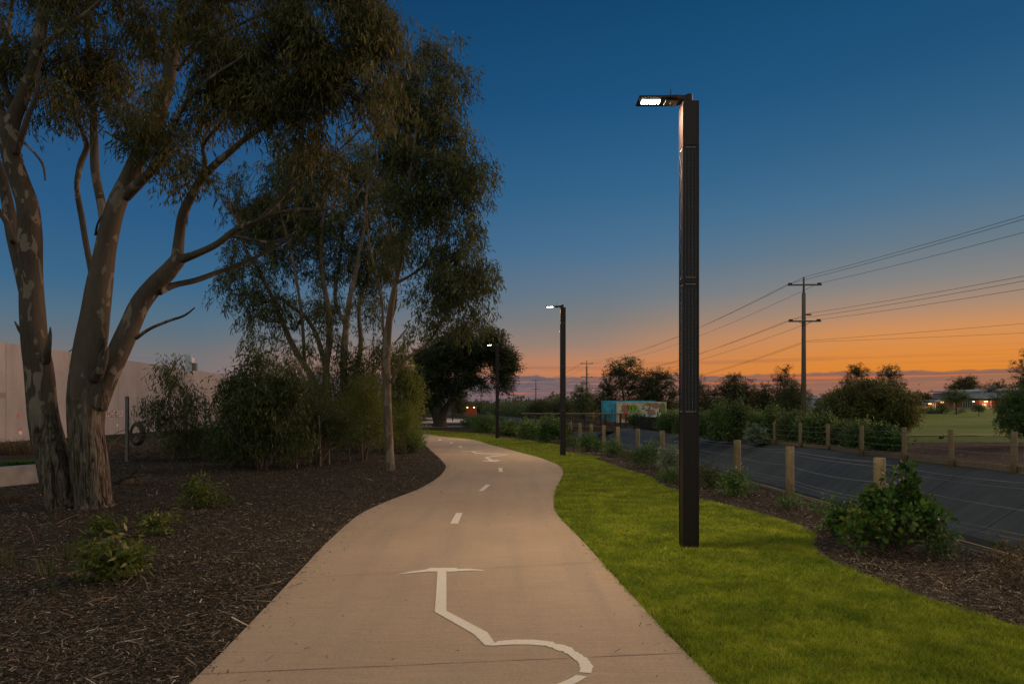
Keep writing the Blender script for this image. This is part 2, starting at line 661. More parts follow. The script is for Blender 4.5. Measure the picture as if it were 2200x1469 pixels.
M['paint'] = mat_paint()


def mat_drain():
    m, n, b = new_mat('drain concrete')
    p = objvec(n)
    s = n.new('ShaderNodeSeparateXYZ')
    n.put(s.inputs[0], p)
    streak = n.noise(n.mapping(p, (0.7, 2.2, 1), rot=(0, 0, 0.3)), 1.2, 6, 0.6)
    big = n.noise(p, 0.5, 4)
    fine = n.noise(p, 25, 5, 0.7)
    c = n.ramp(streak, [(0.3, (0.050, 0.058, 0.059, 1)), (0.5, (0.064, 0.074, 0.075, 1)), (0.75, (0.092, 0.102, 0.103, 1))])
    c = n.mix(n.mapr(big, 0.4, 0.65, 0, 0.45), c, (0.034, 0.040, 0.041, 1))
    c = n.mix(n.mapr(fine, 0.5, 0.8, 0, 0.3), c, (0.11, 0.11, 0.105, 1))
    # slab joints every 3.1 m along the drain
    fr = n.math('FRACT', n.math('DIVIDE', n.math('ADD', s.outputs[1], -14.15), 3.1))
    ln = n.mapr(n.math('ABSOLUTE', n.math('SUBTRACT', fr, 0.5)), 0.005, 0.010, 0.9, 0.0)
    c = n.mix(ln, c, (0.012, 0.012, 0.012, 1))
    n.put(b.inputs['Base Color'], c)
    b.inputs['Roughness'].default_value = 0.85
    n.put(b.inputs['Normal'], n.bump(fine, 0.3, 0.01))
    return m


M['drain'] = mat_drain()


def mat_wall():
    m, n, b = new_mat('tilt-up concrete panel')
    p = objvec(n)
    big = n.noise(p, 0.35, 5, 0.6)
    st = n.noise(n.mapping(p, (1, 1.2, 0.2)), 1.1, 5, 0.65)
    fine = n.noise(p, 9, 5, 0.7)
    c = n.ramp(big, [(0.3, (0.235, 0.24, 0.25, 1)), (0.7, (0.345, 0.35, 0.36, 1))])
    c = n.mix(n.mapr(st, 0.45, 0.75, 0, 0.5), c, (0.19, 0.18, 0.178, 1))
    c = n.mix(n.mapr(fine, 0.4, 0.8, 0, 0.25), c, (0.42, 0.40, 0.395, 1))
    n.put(b.inputs['Base Color'], c)
    b.inputs['Roughness'].default_value = 0.9
    n.put(b.inputs['Normal'], n.bump(fine, 0.25, 0.02))
    return m


M['wall'] = mat_wall()

# leaves
M['gum'] = leaf_mat('gum leaves', (0.050, 0.056, 0.016), (0.15, 0.145, 0.038), (0.34, 0.24, 0.085), .45)  # last colour paints golden highlights into the crown
M['gum2'] = leaf_mat('gum leaves cool', (0.050, 0.068, 0.024), (0.135, 0.155, 0.052), (0.26, 0.23, 0.095), .45)
M['bushd'] = leaf_mat('dark bush leaves', (0.030, 0.052, 0.014), (0.085, 0.12, 0.028), (0.17, 0.19, 0.045), .4)
M['bushy'] = leaf_mat('feathery bush leaves', (0.08, 0.11, 0.018), (0.20, 0.24, 0.04), (0.36, 0.36, 0.08), .45)
M['grn'] = leaf_mat('shrub leaves', (0.040, 0.086, 0.025), (0.108, 0.198, 0.047), (0.252, 0.342, 0.090))
M['grey'] = leaf_mat('grey shrub leaves', (0.108, 0.153, 0.108), (0.234, 0.306, 0.198), (0.432, 0.504, 0.342))
M['glossy'] = leaf_mat('glossy round leaves', (0.030, 0.070, 0.010), (0.09, 0.19, 0.026), (0.27, 0.26, 0.05), 0.35, 0.5)
M['light'] = leaf_mat('pale green bush leaves', (0.065, 0.12, 0.034), (0.16, 0.25, 0.07), (0.32, 0.40, 0.13), .5)
M['rust'] = leaf_mat('rusty bush leaves', (0.04, 0.03, 0.01), (0.10, 0.075, 0.02), (0.26, 0.17, 0.04))
M['farleaf'] = leaf_mat('far tree leaves', (0.056, 0.074, 0.032), (0.118, 0.138, 0.054), (0.19, 0.18, 0.075), .45)
M['fargrn'] = leaf_mat('far green leaves', (0.070, 0.11, 0.040), (0.15, 0.20, 0.07), (0.25, 0.29, 0.10), .5)
M['olive'] = leaf_mat('olive bush leaves', (0.08, 0.09, 0.026), (0.19, 0.19, 0.055), (0.32, 0.27, 0.09), .45)
M['young'] = leaf_mat('young shrub leaves', (0.05, 0.07, 0.012), (0.13, 0.17, 0.026), (0.30, 0.25, 0.06), 0.35, 0.4)
M['dry'] = leaf_mat('dry grass', (0.12, 0.09, 0.05), (0.26, 0.20, 0.12), (0.38, 0.30, 0.19))
M['weed'] = leaf_mat('weed blades', (0.04, 0.06, 0.014), (0.10, 0.12, 0.03), (0.2, 0.18, 0.07))
M['bark'] = mat_bark('patchy gum bark', (0.036, 0.029, 0.022), (0.100, 0.082, 0.062), (0.20, 0.18, 0.142))
M['bark2'] = mat_bark('smooth gum bark', (0.11, 0.082, 0.058), (0.19, 0.145, 0.105), (0.30, 0.25, 0.19), 0.2, 0.6)
M['barkd'] = mat_bark('dark bark', (0.03, 0.022, 0.016), (0.06, 0.045, 0.032), (0.10, 0.08, 0.06), 0.4, 0.3)
M['twig'] = simple('twig bark', (0.13, 0.095, 0.07), 0.85)

# ------------------------------------------------------------------ drain lines
def lerp_line(tab, Y):
    ys = [t[0] for t in tab]; xs = [t[1] for t in tab]
    return float(np.interp(Y, ys, xs))

NEAR = [(-60, 6.6), (0, 5.55), (7, 5.28), (10, 5.22), (13, 5.17), (15, 5.02), (22, 4.8), (25, 4.5), (28, 4.3), (40, 3.3), (62, 1.5), (117, -4.0), (200, -16), (320, -40)]
FAR = [(-60, 15.5), (0, 13.4), (17, 12.9), (20, 12.7), (24, 12.5), (30, 12.45), (36, 11.8), (40, 11.4), (62, 9.8), (117, 4.2), (200, -8), (320, -32)]


def hz(Y):
    t = min(max((Y - 50) / 150.0, 0), 1)
    return 1.75 * t * t * (3 - 2 * t)


def zr(X, Y):
    """ground height; only the far side of the drain rises"""
    d = X - lerp_line(FAR, Y)
    k = min(max(d / 25.0, 0), 1)
    return hz(Y) * k * k * (3 - 2 * k)


YS = [-60, -30, -10, 0, 4, 7, 10, 13, 15, 17, 20, 22, 25, 28, 32, 36, 40, 45, 52, 62, 72, 85, 100, 117, 135, 155, 175, 200, 240, 320, 500, 900, 2500]
g = MB()
# left of drain
rows = []
for Y in YS:
    xn = lerp_line(NEAR, Y) - 0.03
    rows.append([(-2500 if Y > 320 else -900, Y, 0), (-120, Y, 0), (-40, Y, 0), (-12, Y, 0) if xn > -11 else (xn - 1, Y, 0), (xn, Y, 0)])
V = [p for r in rows for p in r]
g.add(V, [(i * 5 + k, i * 5 + k + 1, (i + 1) * 5 + k + 1, (i + 1) * 5 + k) for i in range(len(YS) - 1) for k in range(4)])
rows = []
for Y in YS:
    xf = lerp_line(FAR, Y) + 0.03
    offs = [0, 2, 5, 9, 14, 20, 26, 40, 80, 160, 320, 900 if Y <= 320 else 2600]
    rows.append([(xf + o, Y, zr(xf + o, Y) if Y <= 320 else zr(xf + o, 320)) for o in offs])
k0 = len(rows[0])
V = [p for r in rows for p in r]
g.add(V, [(i * k0 + k, i * k0 + k + 1, (i + 1) * k0 + k + 1, (i + 1) * k0 + k) for i in range(len(YS) - 1) for k in range(k0 - 1)])
# beyond the drain's end
tag(g.build('ground', M['ground']), kind='structure')

d = MB()
prof = [(0.0, 0.0), (0.02, -0.06), (0.25, -1.2), (0.56, -1.25), (0.565, -1.6), (0.67, -1.6), (0.675, -1.25), (0.735, -1.16), (0.87, -0.48), (0.93, -0.22), (0.97, -0.08), (0.988, -0.03), (1.0, 0.0)]
dys = [y for y in np.concatenate([np.arange(-60, 60, 2.0), np.arange(60, 321, 6.0)])]
V = []
for Y in dys:
    a = lerp_line(NEAR, Y) - 0.03; b_ = lerp_line(FAR, Y) + 0.03
    for t, z in prof:
        V.append((a + (b_ - a) * t, Y, z))
k0 = len(prof)
d.add(V, [(i * k0 + k, i * k0 + k + 1, (i + 1) * k0 + k + 1, (i + 1) * k0 + k) for i in range(len(dys) - 1) for k in range(k0 - 1)])
tag(d.build('drain_channel', M['drain']), 'wide sloped concrete drain between the two wire fences', kind='structure')

# ------------------------------------------------------------------ path
R_EDGE = [(1650, 1590), (1545, 1469), (1450, 1377), (1380, 1302), (1300, 1215), (1262, 1172), (1230, 1139), (1200, 1108), (1190, 1088), (1190, 1074), (1193, 1055), (1202, 1036), (1209, 1020), (1209, 1010),
          (1200, 999), (1178, 989), (1150, 980), (1120, 972), (1085, 963), (1050, 954), (1028, 947), (1005, 943), (965, 939), (930, 934.5), (905, 930.5), (880, 928)]
L_EDGE = [(230, 1640), (405, 1469), (560, 1314), (640, 1230), (700, 1167), (760, 1113), (800, 1090), (850, 1069), (890, 1054), (920, 1039), (945, 1022), (956, 1008), (957, 1000), (950, 990), (938, 978), (922, 964), (908, 950), (898, 940), (880, 933)]
zp = 0.012
Redge = [G(x, y, zp) for x, y in R_EDGE]
Ledge = [G(x, y, zp) for x, y in L_EDGE]
# carry the path on: behind the camera and away to the left
Redge = [Vector((2.2, -12, zp)), Vector((1.75, -3, zp)), Vector((1.42, 2.0, zp))] + Redge[1:]
Ledge = [Vector((-1.3, -12, zp)), Vector((-1.75, -3, zp)), Vector((-1.84, 2.0, zp))] + Ledge[1:]


def smooth_line(pts, sub=4):
    a = catmull([tuple(p) for p in pts], sub)
    return [Vector(p) for p in a]


Rs = smooth_line(Redge[:-1])
Ls = smooth_line(Ledge[:-1])
ext_R = [Vector((-10.5, 54.5, zp)), Vector((-14, 59, zp)), Vector((-19, 64, zp)), Vector((-40, 80, zp))]
ext_L = [Vector((-8.6, 49, zp)), Vector((-12.5, 57, zp)), Vector((-18, 62, zp)), Vector((-40, 76, zp))]
Lcut = [p for p in Ls]
path_poly = Rs + ext_R + list(reversed(Lcut + ext_L))
pm = MB()
pm.slab(path_poly, -0.05)
path = pm.build('path', M['path'])
tag(path, 'pale concrete shared path winding away past the lamps', kind='structure')


def strip(mb, a, b, wd, z):
    a = Vector(a); b = Vector(b)
    dd = (b - a).normalized(); s_ = Vector((-dd.y, dd.x, 0)) * wd / 2
    mb.add([(*(a - s_).xy, z), (*(b - s_).xy, z), (*(b + s_).xy, z), (*(a + s_).xy, z)], [(0, 1, 2, 3)])


def wavy_joint(x0, y0, x1, y1):
    a = G(x0, y0, zp); b = G(x1, y1, zp)
    mb = MB()
    n_ = 16
    pts = [a.lerp(b, i / n_) + Vector((0, random.uniform(-.003, .003), 0)) for i in range(n_ + 1)]
    for p, q in zip(pts[:-1], pts[1:]):
        strip(mb, p, q + (q - p) * 0.02, random.uniform(0.003, 0.006), zp + 0.002)
    mb.build('expansion_joint', M['joint'], path)


wavy_joint(426, 1448, 1476, 1402)
wavy_joint(628, 1242, 1292, 1207)
wavy_joint(815, 1083, 1191, 1068)
wavy_joint(957, 1006, 1209, 1003)
wavy_joint(925, 967, 1100, 965)

# lane dashes
dashes = [((967, 1124), (984, 1124), (994, 1101), (980, 1101)),
          ((1028, 1054), (1038, 1054), (1054, 1040.5), (1044, 1040.5)),
          ((1072, 1013), (1080, 1013), (1079, 1004.5), (1071, 1004.5)),
          ((989, 961.5), (994, 961), (990, 958), (985, 958.5)),
          ((968, 952), (974, 951.8), (971, 949.6), (965, 949.8)),
          ((943, 946), (950, 945.8), (947, 943.6), (941, 943.8))]
for q in dashes:
    mb = MB()
    mb.poly([G(x, y, zp + 0.004) for x, y in q])
    mb.build('lane_dash', M['paint'], path)


def ribbon(mb, left, right, z):
    l_ = [G(x, y, z) for x, y in left]; r_ = [G(x, y, z) for x, y in right]
    n_ = len(l_)
    # up-facing quads
    mb.add([tuple(p) for p in l_ + r_], [(i, n_ + i, n_ + i + 1, i + 1) for i in range(n_ - 1)])


# near bicycle symbol (partly worn)
bm_ = MB()
zm = zp + 0.004
rib = lambda l_, r_: ribbon(bm_, l_, r_, zm)
rib([(852, 1232.5), (880, 1227), (915, 1222.5), (925, 1219), (978, 1219), (985, 1221.5), (1010, 1221), (1038, 1223.5)],
    [(853, 1233), (885, 1230), (918, 1227), (930, 1227), (975, 1227), (985, 1226), (1012, 1224.6), (1039, 1225)])
rib([(940, 1227), (934, 1313)], [(959, 1227), (959, 1311)])
rib([(934, 1313), (1018, 1361), (1042, 1385)], [(959, 1311), (1047, 1357), (1063, 1380)])
arcO = [(1042, 1385), (1060, 1386), (1100, 1383.5), (1140, 1383.5), (1175, 1387), (1205, 1396), (1228, 1409), (1243, 1424), (1247, 1437), (1244, 1447)]
arcI = [(1063, 1380), (1070, 1376), (1105, 1373), (1145, 1373), (1180, 1376.5), (1215, 1386), (1242, 1399), (1262, 1414), (1274, 1430), (1268, 1446)]
jt = lambda p, a: (p[0] + random.uniform(-a, a), p[1] + random.uniform(-a, a))
arcO2 = []; arcI2 = []
for i in range(len(arcO) - 1):
    for t in (0, 0.2, 0.4, 0.6, 0.8):
        a = 0.0 if i < 4 else 2.2
        arcO2.append(jt(((1 - t) * arcO[i][0] + t * arcO[i + 1][0], (1 - t) * arcO[i][1] + t * arcO[i + 1][1]), a))
        arcI2.append(jt(((1 - t) * arcI[i][0] + t * arcI[i + 1][0], (1 - t) * arcI[i][1] + t * arcI[i + 1][1]), a))
ribbon(bm_, arcO2, arcI2, zm)
rib([(1238, 1449), (1222, 1458), (1195, 1469), (1160, 1478), (1110, 1484)], [(1262, 1452), (1238, 1466), (1205, 1480), (1165, 1490), (1110, 1496)])
rib([(1110, 1484), (1060, 1482), (1020, 1474), (985, 1459), (1000, 1452)], [(1110, 1496), (1055, 1494), (1008, 1486), (968, 1465), (985, 1452)]) if False else None
tag(bm_.build('bicycle_symbol', M['paint'], path))

bm_ = MB()
rib = lambda l_, r_: ribbon(bm_, l_, r_, zm)
rib([(1036, 989.6), (1050, 991), (1065, 991.4), (1073, 989.2)], [(1037, 988.6), (1050, 988.6), (1065, 987.8), (1074, 987.4)])
rib([(1040, 982.4), (1052, 988.8)], [(1046, 981.6), (1060, 987.8)])
rib([(1040, 982.6), (1060, 978.4)], [(1046, 982.4), (1060, 979.8)])
rib([(1058, 978.2), (1078, 977.4), (1089, 976.2), (1087, 975.2), (1072, 974.8), (1048, 975)],
    [(1058, 979.6), (1078, 978.6), (1092, 976.2), (1086, 974.4), (1070, 973.9), (1048, 973.8)])
rib([(1048, 975), (1022, 973.6), (1010, 969.4)], [(1048, 973.8), (1024, 972.2), (1015, 969)])
rib([(990, 970.2), (1010, 969.8), (1035, 969.2)], [(990, 969.7), (1010, 969), (1035, 968.7)])
bm_.build('bicycle_symbol', M['paint'], path)

# ------------------------------------------------------------------ lawn
EDGE = [(2420, 1420), (2200, 1350), (2100, 1320), (2000, 1290), (1900, 1253), (1830, 1224), (1790, 1207), (1762, 1190), (1750, 1174), (1748, 1162), (1753, 1152), (1748, 1144), (1720, 1131), (1670, 1114), (1600, 1094), (1540, 1080), (1500, 1070),
        (1455, 1052), (1432, 1046), (1415, 1036), (1405, 1028), (1395, 1023), (1340, 1006), (1300, 993), (1282, 988), (1274, 985.5), (1284, 983.5), (1290, 981), (1283, 979), (1250, 975), (1215, 970),
        (1214, 962.5), (1227, 961.5), (1222, 959.5), (1190, 953), (1150, 947.5), (1137, 945.5), (1120, 944), (1090, 941), (1050, 937.8), (1070, 934.5), (1040, 932), (1000, 928.5), (960, 926), (925, 924.5), (905, 924)]
Es = [G(x, y, 0.008) for x, y in EDGE]
Es = [Vector((3.3, -12, .008)), Vector((3.3, -2, .008)), Vector((3.1, 3.0, .008))] + Es[1:]
lawn_poly = Es + [Vector((-12, 54, .008))] + [Vector((p.x, p.y, .008)) for p in reversed(Rs[:-2])]
lm = MB()
lm.poly(lawn_poly)
tag(lm.build('lawn', M['lawn']), 'short green lawn strip beside the path', kind='structure')
# metal edging
ed = MB()
Esm = smooth_line(Es, 4)
n_ = len(Esm)
V = []
for p in Esm:
    V.append((p.x, p.y, -0.02)); V.append((p.x, p.y, 0.022))
V2 = []
for i, p in enumerate(Esm):
    q = Esm[min(i + 1, n_ - 1)] - Esm[max(i - 1, 0)]
    s_ = Vector((q.y, -q.x, 0)).normalized() * 0.004
    V2.append((p.x + s_.x, p.y + s_.y, 0.022)); V2.append((p.x + s_.x, p.y + s_.y, -0.02))
ed.add(V + V2, [(2 * i, 2 * i + 2, 2 * i + 3, 2 * i + 1) for i in range(n_ - 1)] +
       [(2 * i + 1, 2 * i + 3, 2 * n_ + 2 * i + 2, 2 * n_ + 2 * i) for i in range(n_ - 1)] +
       [(2 * n_ + 2 * i, 2 * n_ + 2 * i + 2, 2 * n_ + 2 * i + 3, 2 * n_ + 2 * i + 1) for i in range(n_ - 1)])
tag(ed.build('lawn_edging', M['galv']), 'thin metal edging strip curving between lawn and mulch bed', 'edging')

# mulch beds
mulchL = [Vector((p.x, p.y, 0.004)) for p in Ls] + [Vector((-9, 49, .004)), Vector((-20, 45, .004)), Vector((-20, 24, .004)), Vector((-13, 17.5, .004)), Vector((-10.2, 13.4, .004)), Vector((-14, 12.6, .004)), Vector((-16, -12, .004))]
mb = MB(); mb.poly(mulchL)
tag(mb.build('mulch_bed', M['mulch']), 'dark bark mulch bed under the gum trees left of the path', kind='structure')
nearline = [Vector((lerp_line(NEAR, y) - 0.04, y, .004)) for y in (-12, 0, 4, 7, 10, 13, 15, 17, 20, 22, 25, 28, 32, 36, 40, 48)]
mulchR = nearline + [Vector((-3, 47, .004))] + [Vector((p.x, p.y, .004)) for p in reversed(Es) if p.y < 47]
mb = MB(); mb.poly(mulchR)
tag(mb.build('mulch_bed', M['mulch2']), 'dark mulch bed between the lawn and the near wire fence', kind='structure')
farpts = [(lerp_line(FAR, y) + 0.16, y) for y in (8, 12, 17, 20, 24, 30, 36, 40, 46)]
mulchF = [Vector((x, y, .012)) for x, y in farpts] + [Vector((18, 42, .03)), Vector((22.5, 34.5, .012)), Vector((30, 32, .012)), Vector((40, 30, .012)), Vector((40, 8, .012))]
mb = MB(); mb.poly(mulchF)
tag(mb.build('mulch_bed', M['mulch2']), 'dark mulch strip behind the far wire fence', kind='structure')


# field and strips on the far side
def draped(name, x0, x1, y0, y1, dz_, mat, label, nx=24, ny=30, f=None):
    mb = MB()
    V = []
    for j in range(ny + 1):
        Y = y0 + (y1 - y0) * (j / ny) ** 1.6
        for i in range(nx + 1):
            X = x0(Y) + (x1(Y) - x0(Y)) * i / nx
            V.append((X, Y, zr(X, Y) + dz_))
    mb.add(V, [(j * (nx + 1) + i, j * (nx + 1) + i + 1, (j + 1) * (nx + 1) + i + 1, (j + 1) * (nx + 1) + i) for j in range(ny) for i in range(nx)])
    return tag(mb.build(name, mat), label, kind='structure')


draped('field', lambda Y: lerp_line(FAR, Y) + 6 + (Y - 40) * 0.06, lambda Y: 60 + Y * 1.4, 40.5, 260, 0.03, M['field'], 'open golden green playing field')
draped('verge', lambda Y: 14.5, lambda Y: 60, 33, 41.2, 0.02, M['strip'], 'green grass verge between the mulch and the field', 10, 4)
mb = MB(); mb.add([(20, 40.6, .055), (75, 40.0, .055), (75, 41.2, .055), (20, 41.6, .055)], [(0, 1, 2, 3)])
tag(mb.build('dirt_track', M['dirt']), 'thin worn dirt track along the field edge', kind='structure')
# cross path and road in the left distance
mb = MB(); mb.add([(-17, 60, .012), (2, 64, .012), (1.0, 70, .012), (-20, 66, .012)], [(0, 1, 2, 3)])
tag(mb.build('road', simple('asphalt', (0.16, 0.155, 0.16), 0.9)), 'grey cross road beyond the lawn', kind='structure')
mb = MB(); mb.poly([Vector(p) for p in ((-22, 78, .02), (-12, 78, .02), (-4.5, 84, .02), (-4, 96, .02), (-8.5, 118, .02), (-20, 150, .02), (-24, 150, .02), (-13, 110, .02), (-10, 98, .02), (-14, 90, .02), (-24, 88, .02))])
tag(mb.build('path', simple('far path', (0.42, 0.35, 0.28), 0.9)), 'pale far stretch of the shared path beyond the road', kind='structure')


# ------------------------------------------------------------------ scatter: blades and chips
def scatter(poly, n, x0, x1, y0, y1, Yref=6.0):
    """points with density falling off with distance"""
    u = rng.random(n)
    # pdf ~ 1/Y^1.7 between y0 and y1
    k = 0.75
    Y = (y0 ** -k + u * (y1 ** -k - y0 ** -k)) ** (-1 / k)
    X = rng.uniform(x0, x1, n)
    m = inpoly(X, Y, poly)
    return X[m], Y[m]


def blades(X, Y, h, wd, lean=0.5, z=0.0, hn=None):
    n = len(X)
    a = rng.uniform(0, 2 * np.pi, n)
    la = rng.uniform(0, 2 * np.pi, n)
    ll = rng.uniform(0.1, lean, n) * h
    dxy = np.stack([np.cos(a), np.sin(a), np.zeros(n)], 1) * (wd / 2)[:, None]
    base = np.stack([X, Y, np.full(n, z)], 1)
    top = base + np.stack([np.cos(la) * ll, np.sin(la) * ll, h], 1)
    V = np.empty((n, 3, 3))
    V[:, 0] = base - dxy
    V[:, 1] = base + dxy
    V[:, 2] = top
    T = np.arange(n * 3).reshape(n, 3)
    return V.reshape(-1, 3), T


X0_, Y0_ = scatter(lawn_poly, 125000, -3, 5.3, 3.2, 22)
print('tufts', len(X0_))
NB = 7
X = np.repeat(X0_, NB); Y = np.repeat(Y0_, NB)
ts = np.repeat(rng.uniform(0.6, 1.5, len(X0_)), NB)
sp = 0.012 * (1 + Y / 9)
X = X + rng.normal(size=len(X)) * sp; Y = Y + rng.normal(size=len(Y)) * sp
hgt = rng.uniform(0.015, 0.034, len(X)) * ts
wd = 0.0034 * (1 + Y / 7.0) * rng.uniform(0.7, 1.3, len(X))
v, t = blades(X, Y, hgt, wd, 1.7, 0.006)
gm = MB(); gm.add(v, None, t)
Xb, Yb = scatter(lawn_poly, 9000, -3, 5.3, 3.2, 16)
Xb = np.repeat(Xb, 9) + rng.normal(size=len(Xb) * 9) * .012; Yb = np.repeat(Yb, 9) + rng.normal(size=len(Xb)) * .012
v, t = blades(Xb, Yb, rng.uniform(.03, .055, len(Xb)), 0.0042 * (1 + Yb / 7.0), 1.5, .006)
gm.add(v, None, t)
X, Y = scatter(lawn_poly, 110000, -12, 4.5, 20, 55)
v, t = blades(X, Y, rng.uniform(0.02, 0.045, len(X)), 0.018 * (Y / 25.0), 1.0, 0.006)
gm.add(v, None, t)
tag(gm.build('grass', M['blades']), 'short green grass blades of the lawn', kind='stuff', cat='grass')


def chips(X, Y, L, wd, z=0.006):
    n = len(X)
    a = rng.uniform(0, 2 * np.pi, n)
    tilt = rng.normal(0, 0.22, n)
    roll = rng.normal(0, 0.35, n)
    dvec = np.stack([np.cos(a) * np.cos(tilt), np.sin(a) * np.cos(tilt), np.sin(tilt)], 1)
    svec = np.stack([-np.sin(a) * np.cos(roll), np.cos(a) * np.cos(roll), np.sin(roll)], 1)
    c = np.stack([X, Y, z + rng.uniform(0.0, 0.02, n) + np.abs(np.sin(tilt)) * L * 0.5], 1)
    dv = dvec * (L / 2)[:, None]; sv = svec * (wd / 2)[:, None]
    V = np.empty((n, 4, 3))
    V[:, 0] = c - dv - sv; V[:, 1] = c + dv - sv * 0.6; V[:, 2] = c + dv + sv * 0.7; V[:, 3] = c - dv + sv
    return V.reshape(-1, 3), np.arange(n * 4).reshape(n, 4)


def chip_field(name, poly, n, x0, x1, y0, y1, label, mat, y1b=None):
    mb = MB()
    X, Y = scatter(poly, n, x0, x1, y0, y1)
    L = rng.gamma(1.4, 0.011, len(X)) + 0.006
    L = np.clip(L, 0.01, 0.13) * (1 + Y / 40)
    wd = rng.uniform(0.002, 0.008, len(X)) * (1 + Y / 22)
    v, q = chips(X, Y, L, wd)
    mb.add(v, q)
    # longer bark strips and fallen gum leaves lie on top, in drifts
    X, Y = scatter(poly, n // 45, x0, x1, y0, y1)
    dr_ = np.sin(X * 1.3 + Y * .7) + np.sin(X * .6 - Y * 1.9) + rng.normal(size=len(X)) * .8
    X, Y = X[dr_ > -.1], Y[dr_ > -.1]
    v, q = chips(X, Y, rng.uniform(.05, .17, len(X)), rng.uniform(.005, .014, len(X)), .014)
    mb.add(v, q)
    return tag(mb.build(name, mat), label, cat='mulch', kind='stuff')


chip_field('wood_chips', mulchL, 620000, -14, 2, 3.0, 30, 'shredded bark and leaf litter on the left mulch bed', M['chips'])
chip_field('wood_chips', mulchR, 380000, -1, 5.6, 3.6, 40, 'shredded bark pieces on the right mulch bed', M['chips'])
chip_field('wood_chips', mulchF, 60000, 11, 32, 14, 40, 'shredded bark pieces behind the far fence', M['chips'])


# litter blown on to the path
el_ = np.array([(p.x, p.y) for p in Ls]); er_ = np.array([(p.x, p.y) for p in Rs])
pts_ = []
for arr, sgn, cnt in ((el_, 1, 900), (er_, -1, 260)):
    for k in range(cnt):
        i = rng.integers(8, len(arr) - 1)
        t = rng.random(); q = arr[i - 1] * (1 - t) + arr[i] * t
        d_ = arr[i] - arr[i - 1]; n_l = np.array([d_[1], -d_[0]]) / (np.linalg.norm(d_) + 1e-9)
        pts_.append(q + n_l * sgn * rng.exponential(.12 if k % 6 else .9))
pts_ = np.array(pts_)
ok_ = inpoly(pts_[:, 0], pts_[:, 1], path_poly)
pts_ = pts_[ok_]
lt = MB()
v, q = chips(pts_[:, 0], pts_[:, 1], rng.uniform(.012, .06, len(pts_)), rng.uniform(.003, .009, len(pts_)), zp + .001)
lt.add(v, q)
tag(lt.build('leaf_litter', M['chips']), 'loose bark bits and dry leaves scattered along the path edges', cat='litter', kind='stuff')

# ------------------------------------------------------------------ foliage
def leaf_quads(pos, dirs, L, W, rg):
    n = len(pos)
    r = rg.normal(size=(n, 3))
    nrm = np.cross(dirs, r)
    nrm /= np.linalg.norm(nrm, axis=1)[:, None] + 1e-9
    V = np.empty((n, 4, 3))
    s = nrm * (W / 2)[:, None]
    V[:, 0] = pos
    mid = pos + dirs * (L * 0.42)[:, None]
    V[:, 1] = mid + s
    V[:, 2] = pos + dirs * L[:, None]
    V[:, 3] = mid - s
    return V.reshape(-1, 3), np.arange(n * 4).reshape(n, 4)


def unit(v):
    return v / (np.linalg.norm(v, axis=1)[:, None] + 1e-9)


def sprays(centers, per, spray_len, droop, L, W, rg, jitter=0.05, ntw=4):
    """drooping sprays: each clump has a few twigs, leaves hang along them"""
    k = len(centers)
    tw = unit(np.concatenate([rg.normal(size=(k * ntw, 2)), rg.normal(size=(k * ntw, 1)) * 0.6], 1))
    tw[:, 2] -= droop
    tw = unit(tw)
    idx = rg.integers(0, ntw, size=(k, per)) + (np.arange(k) * ntw)[:, None]
    idx = idx.ravel()
    t = rg.random(len(idx)) ** 0.8
    c = np.repeat(centers, per, axis=0)
    pos = c + tw[idx] * (t * spray_len)[:, None]
    pos[:, 2] -= (t ** 2) * spray_len * droop * 0.5
    pos += rg.normal(size=pos.shape) * jitter
    dr = unit(tw[idx] * 0.6 + rg.normal(size=pos.shape) * 0.55 + np.array([0, 0, -droop]))
    n = len(pos)
    return leaf_quads(pos, dr, L * rg.uniform(0.6, 1.25, n), W * rg.uniform(0.7, 1.3, n), rg)


def blob_centers(blobs, K, rg, shell=0.5, cl=0, cr=(.25, .25, .32)):
    """blobs: (center Vector, rx, ry, rz, weight)"""
    w_ = np.array([b[4] for b in blobs], float); w_ /= w_.sum()
    out = []
    for b, ww in zip(blobs, w_):
        n = max(1, int(round(K * ww)))
        u = unit(rg.normal(size=(n, 3)))
        r = rg.random(n) ** shell
        p = u * r[:, None] * np.array([b[1], b[2], b[3]])
        if cl:
            # leaves gather on branch ends: pull the clumps to fewer cluster centres
            m = max(3, n // cl)
            cc = p[:m]
            pick = rg.integers(0, m, n)
            p = cc[pick] + rg.normal(size=(n, 3)) * np.array(cr)
        out.append(p + np.array(b[0]))
    return np.concatenate(out)


def pxblobs(lst, Y0, flat=1.0):
    """(px,py,rx,ry,dY,weight) in photo pixels, at real depth"""
    out = []
    for b in lst:
        x, y, rx, ry = b[:4]
        dY = b[4] if len(b) > 4 else 0.0
        wt = b[5] if len(b) > 5 else 1.0
        Y = Y0 + dY
        s = Y / F
        out.append((P(x, y, Y), rx * s, min(max(rx, ry) * s * flat, 2.6 if Y0 < 40 else 99), ry * s, wt * rx * ry))
    return out


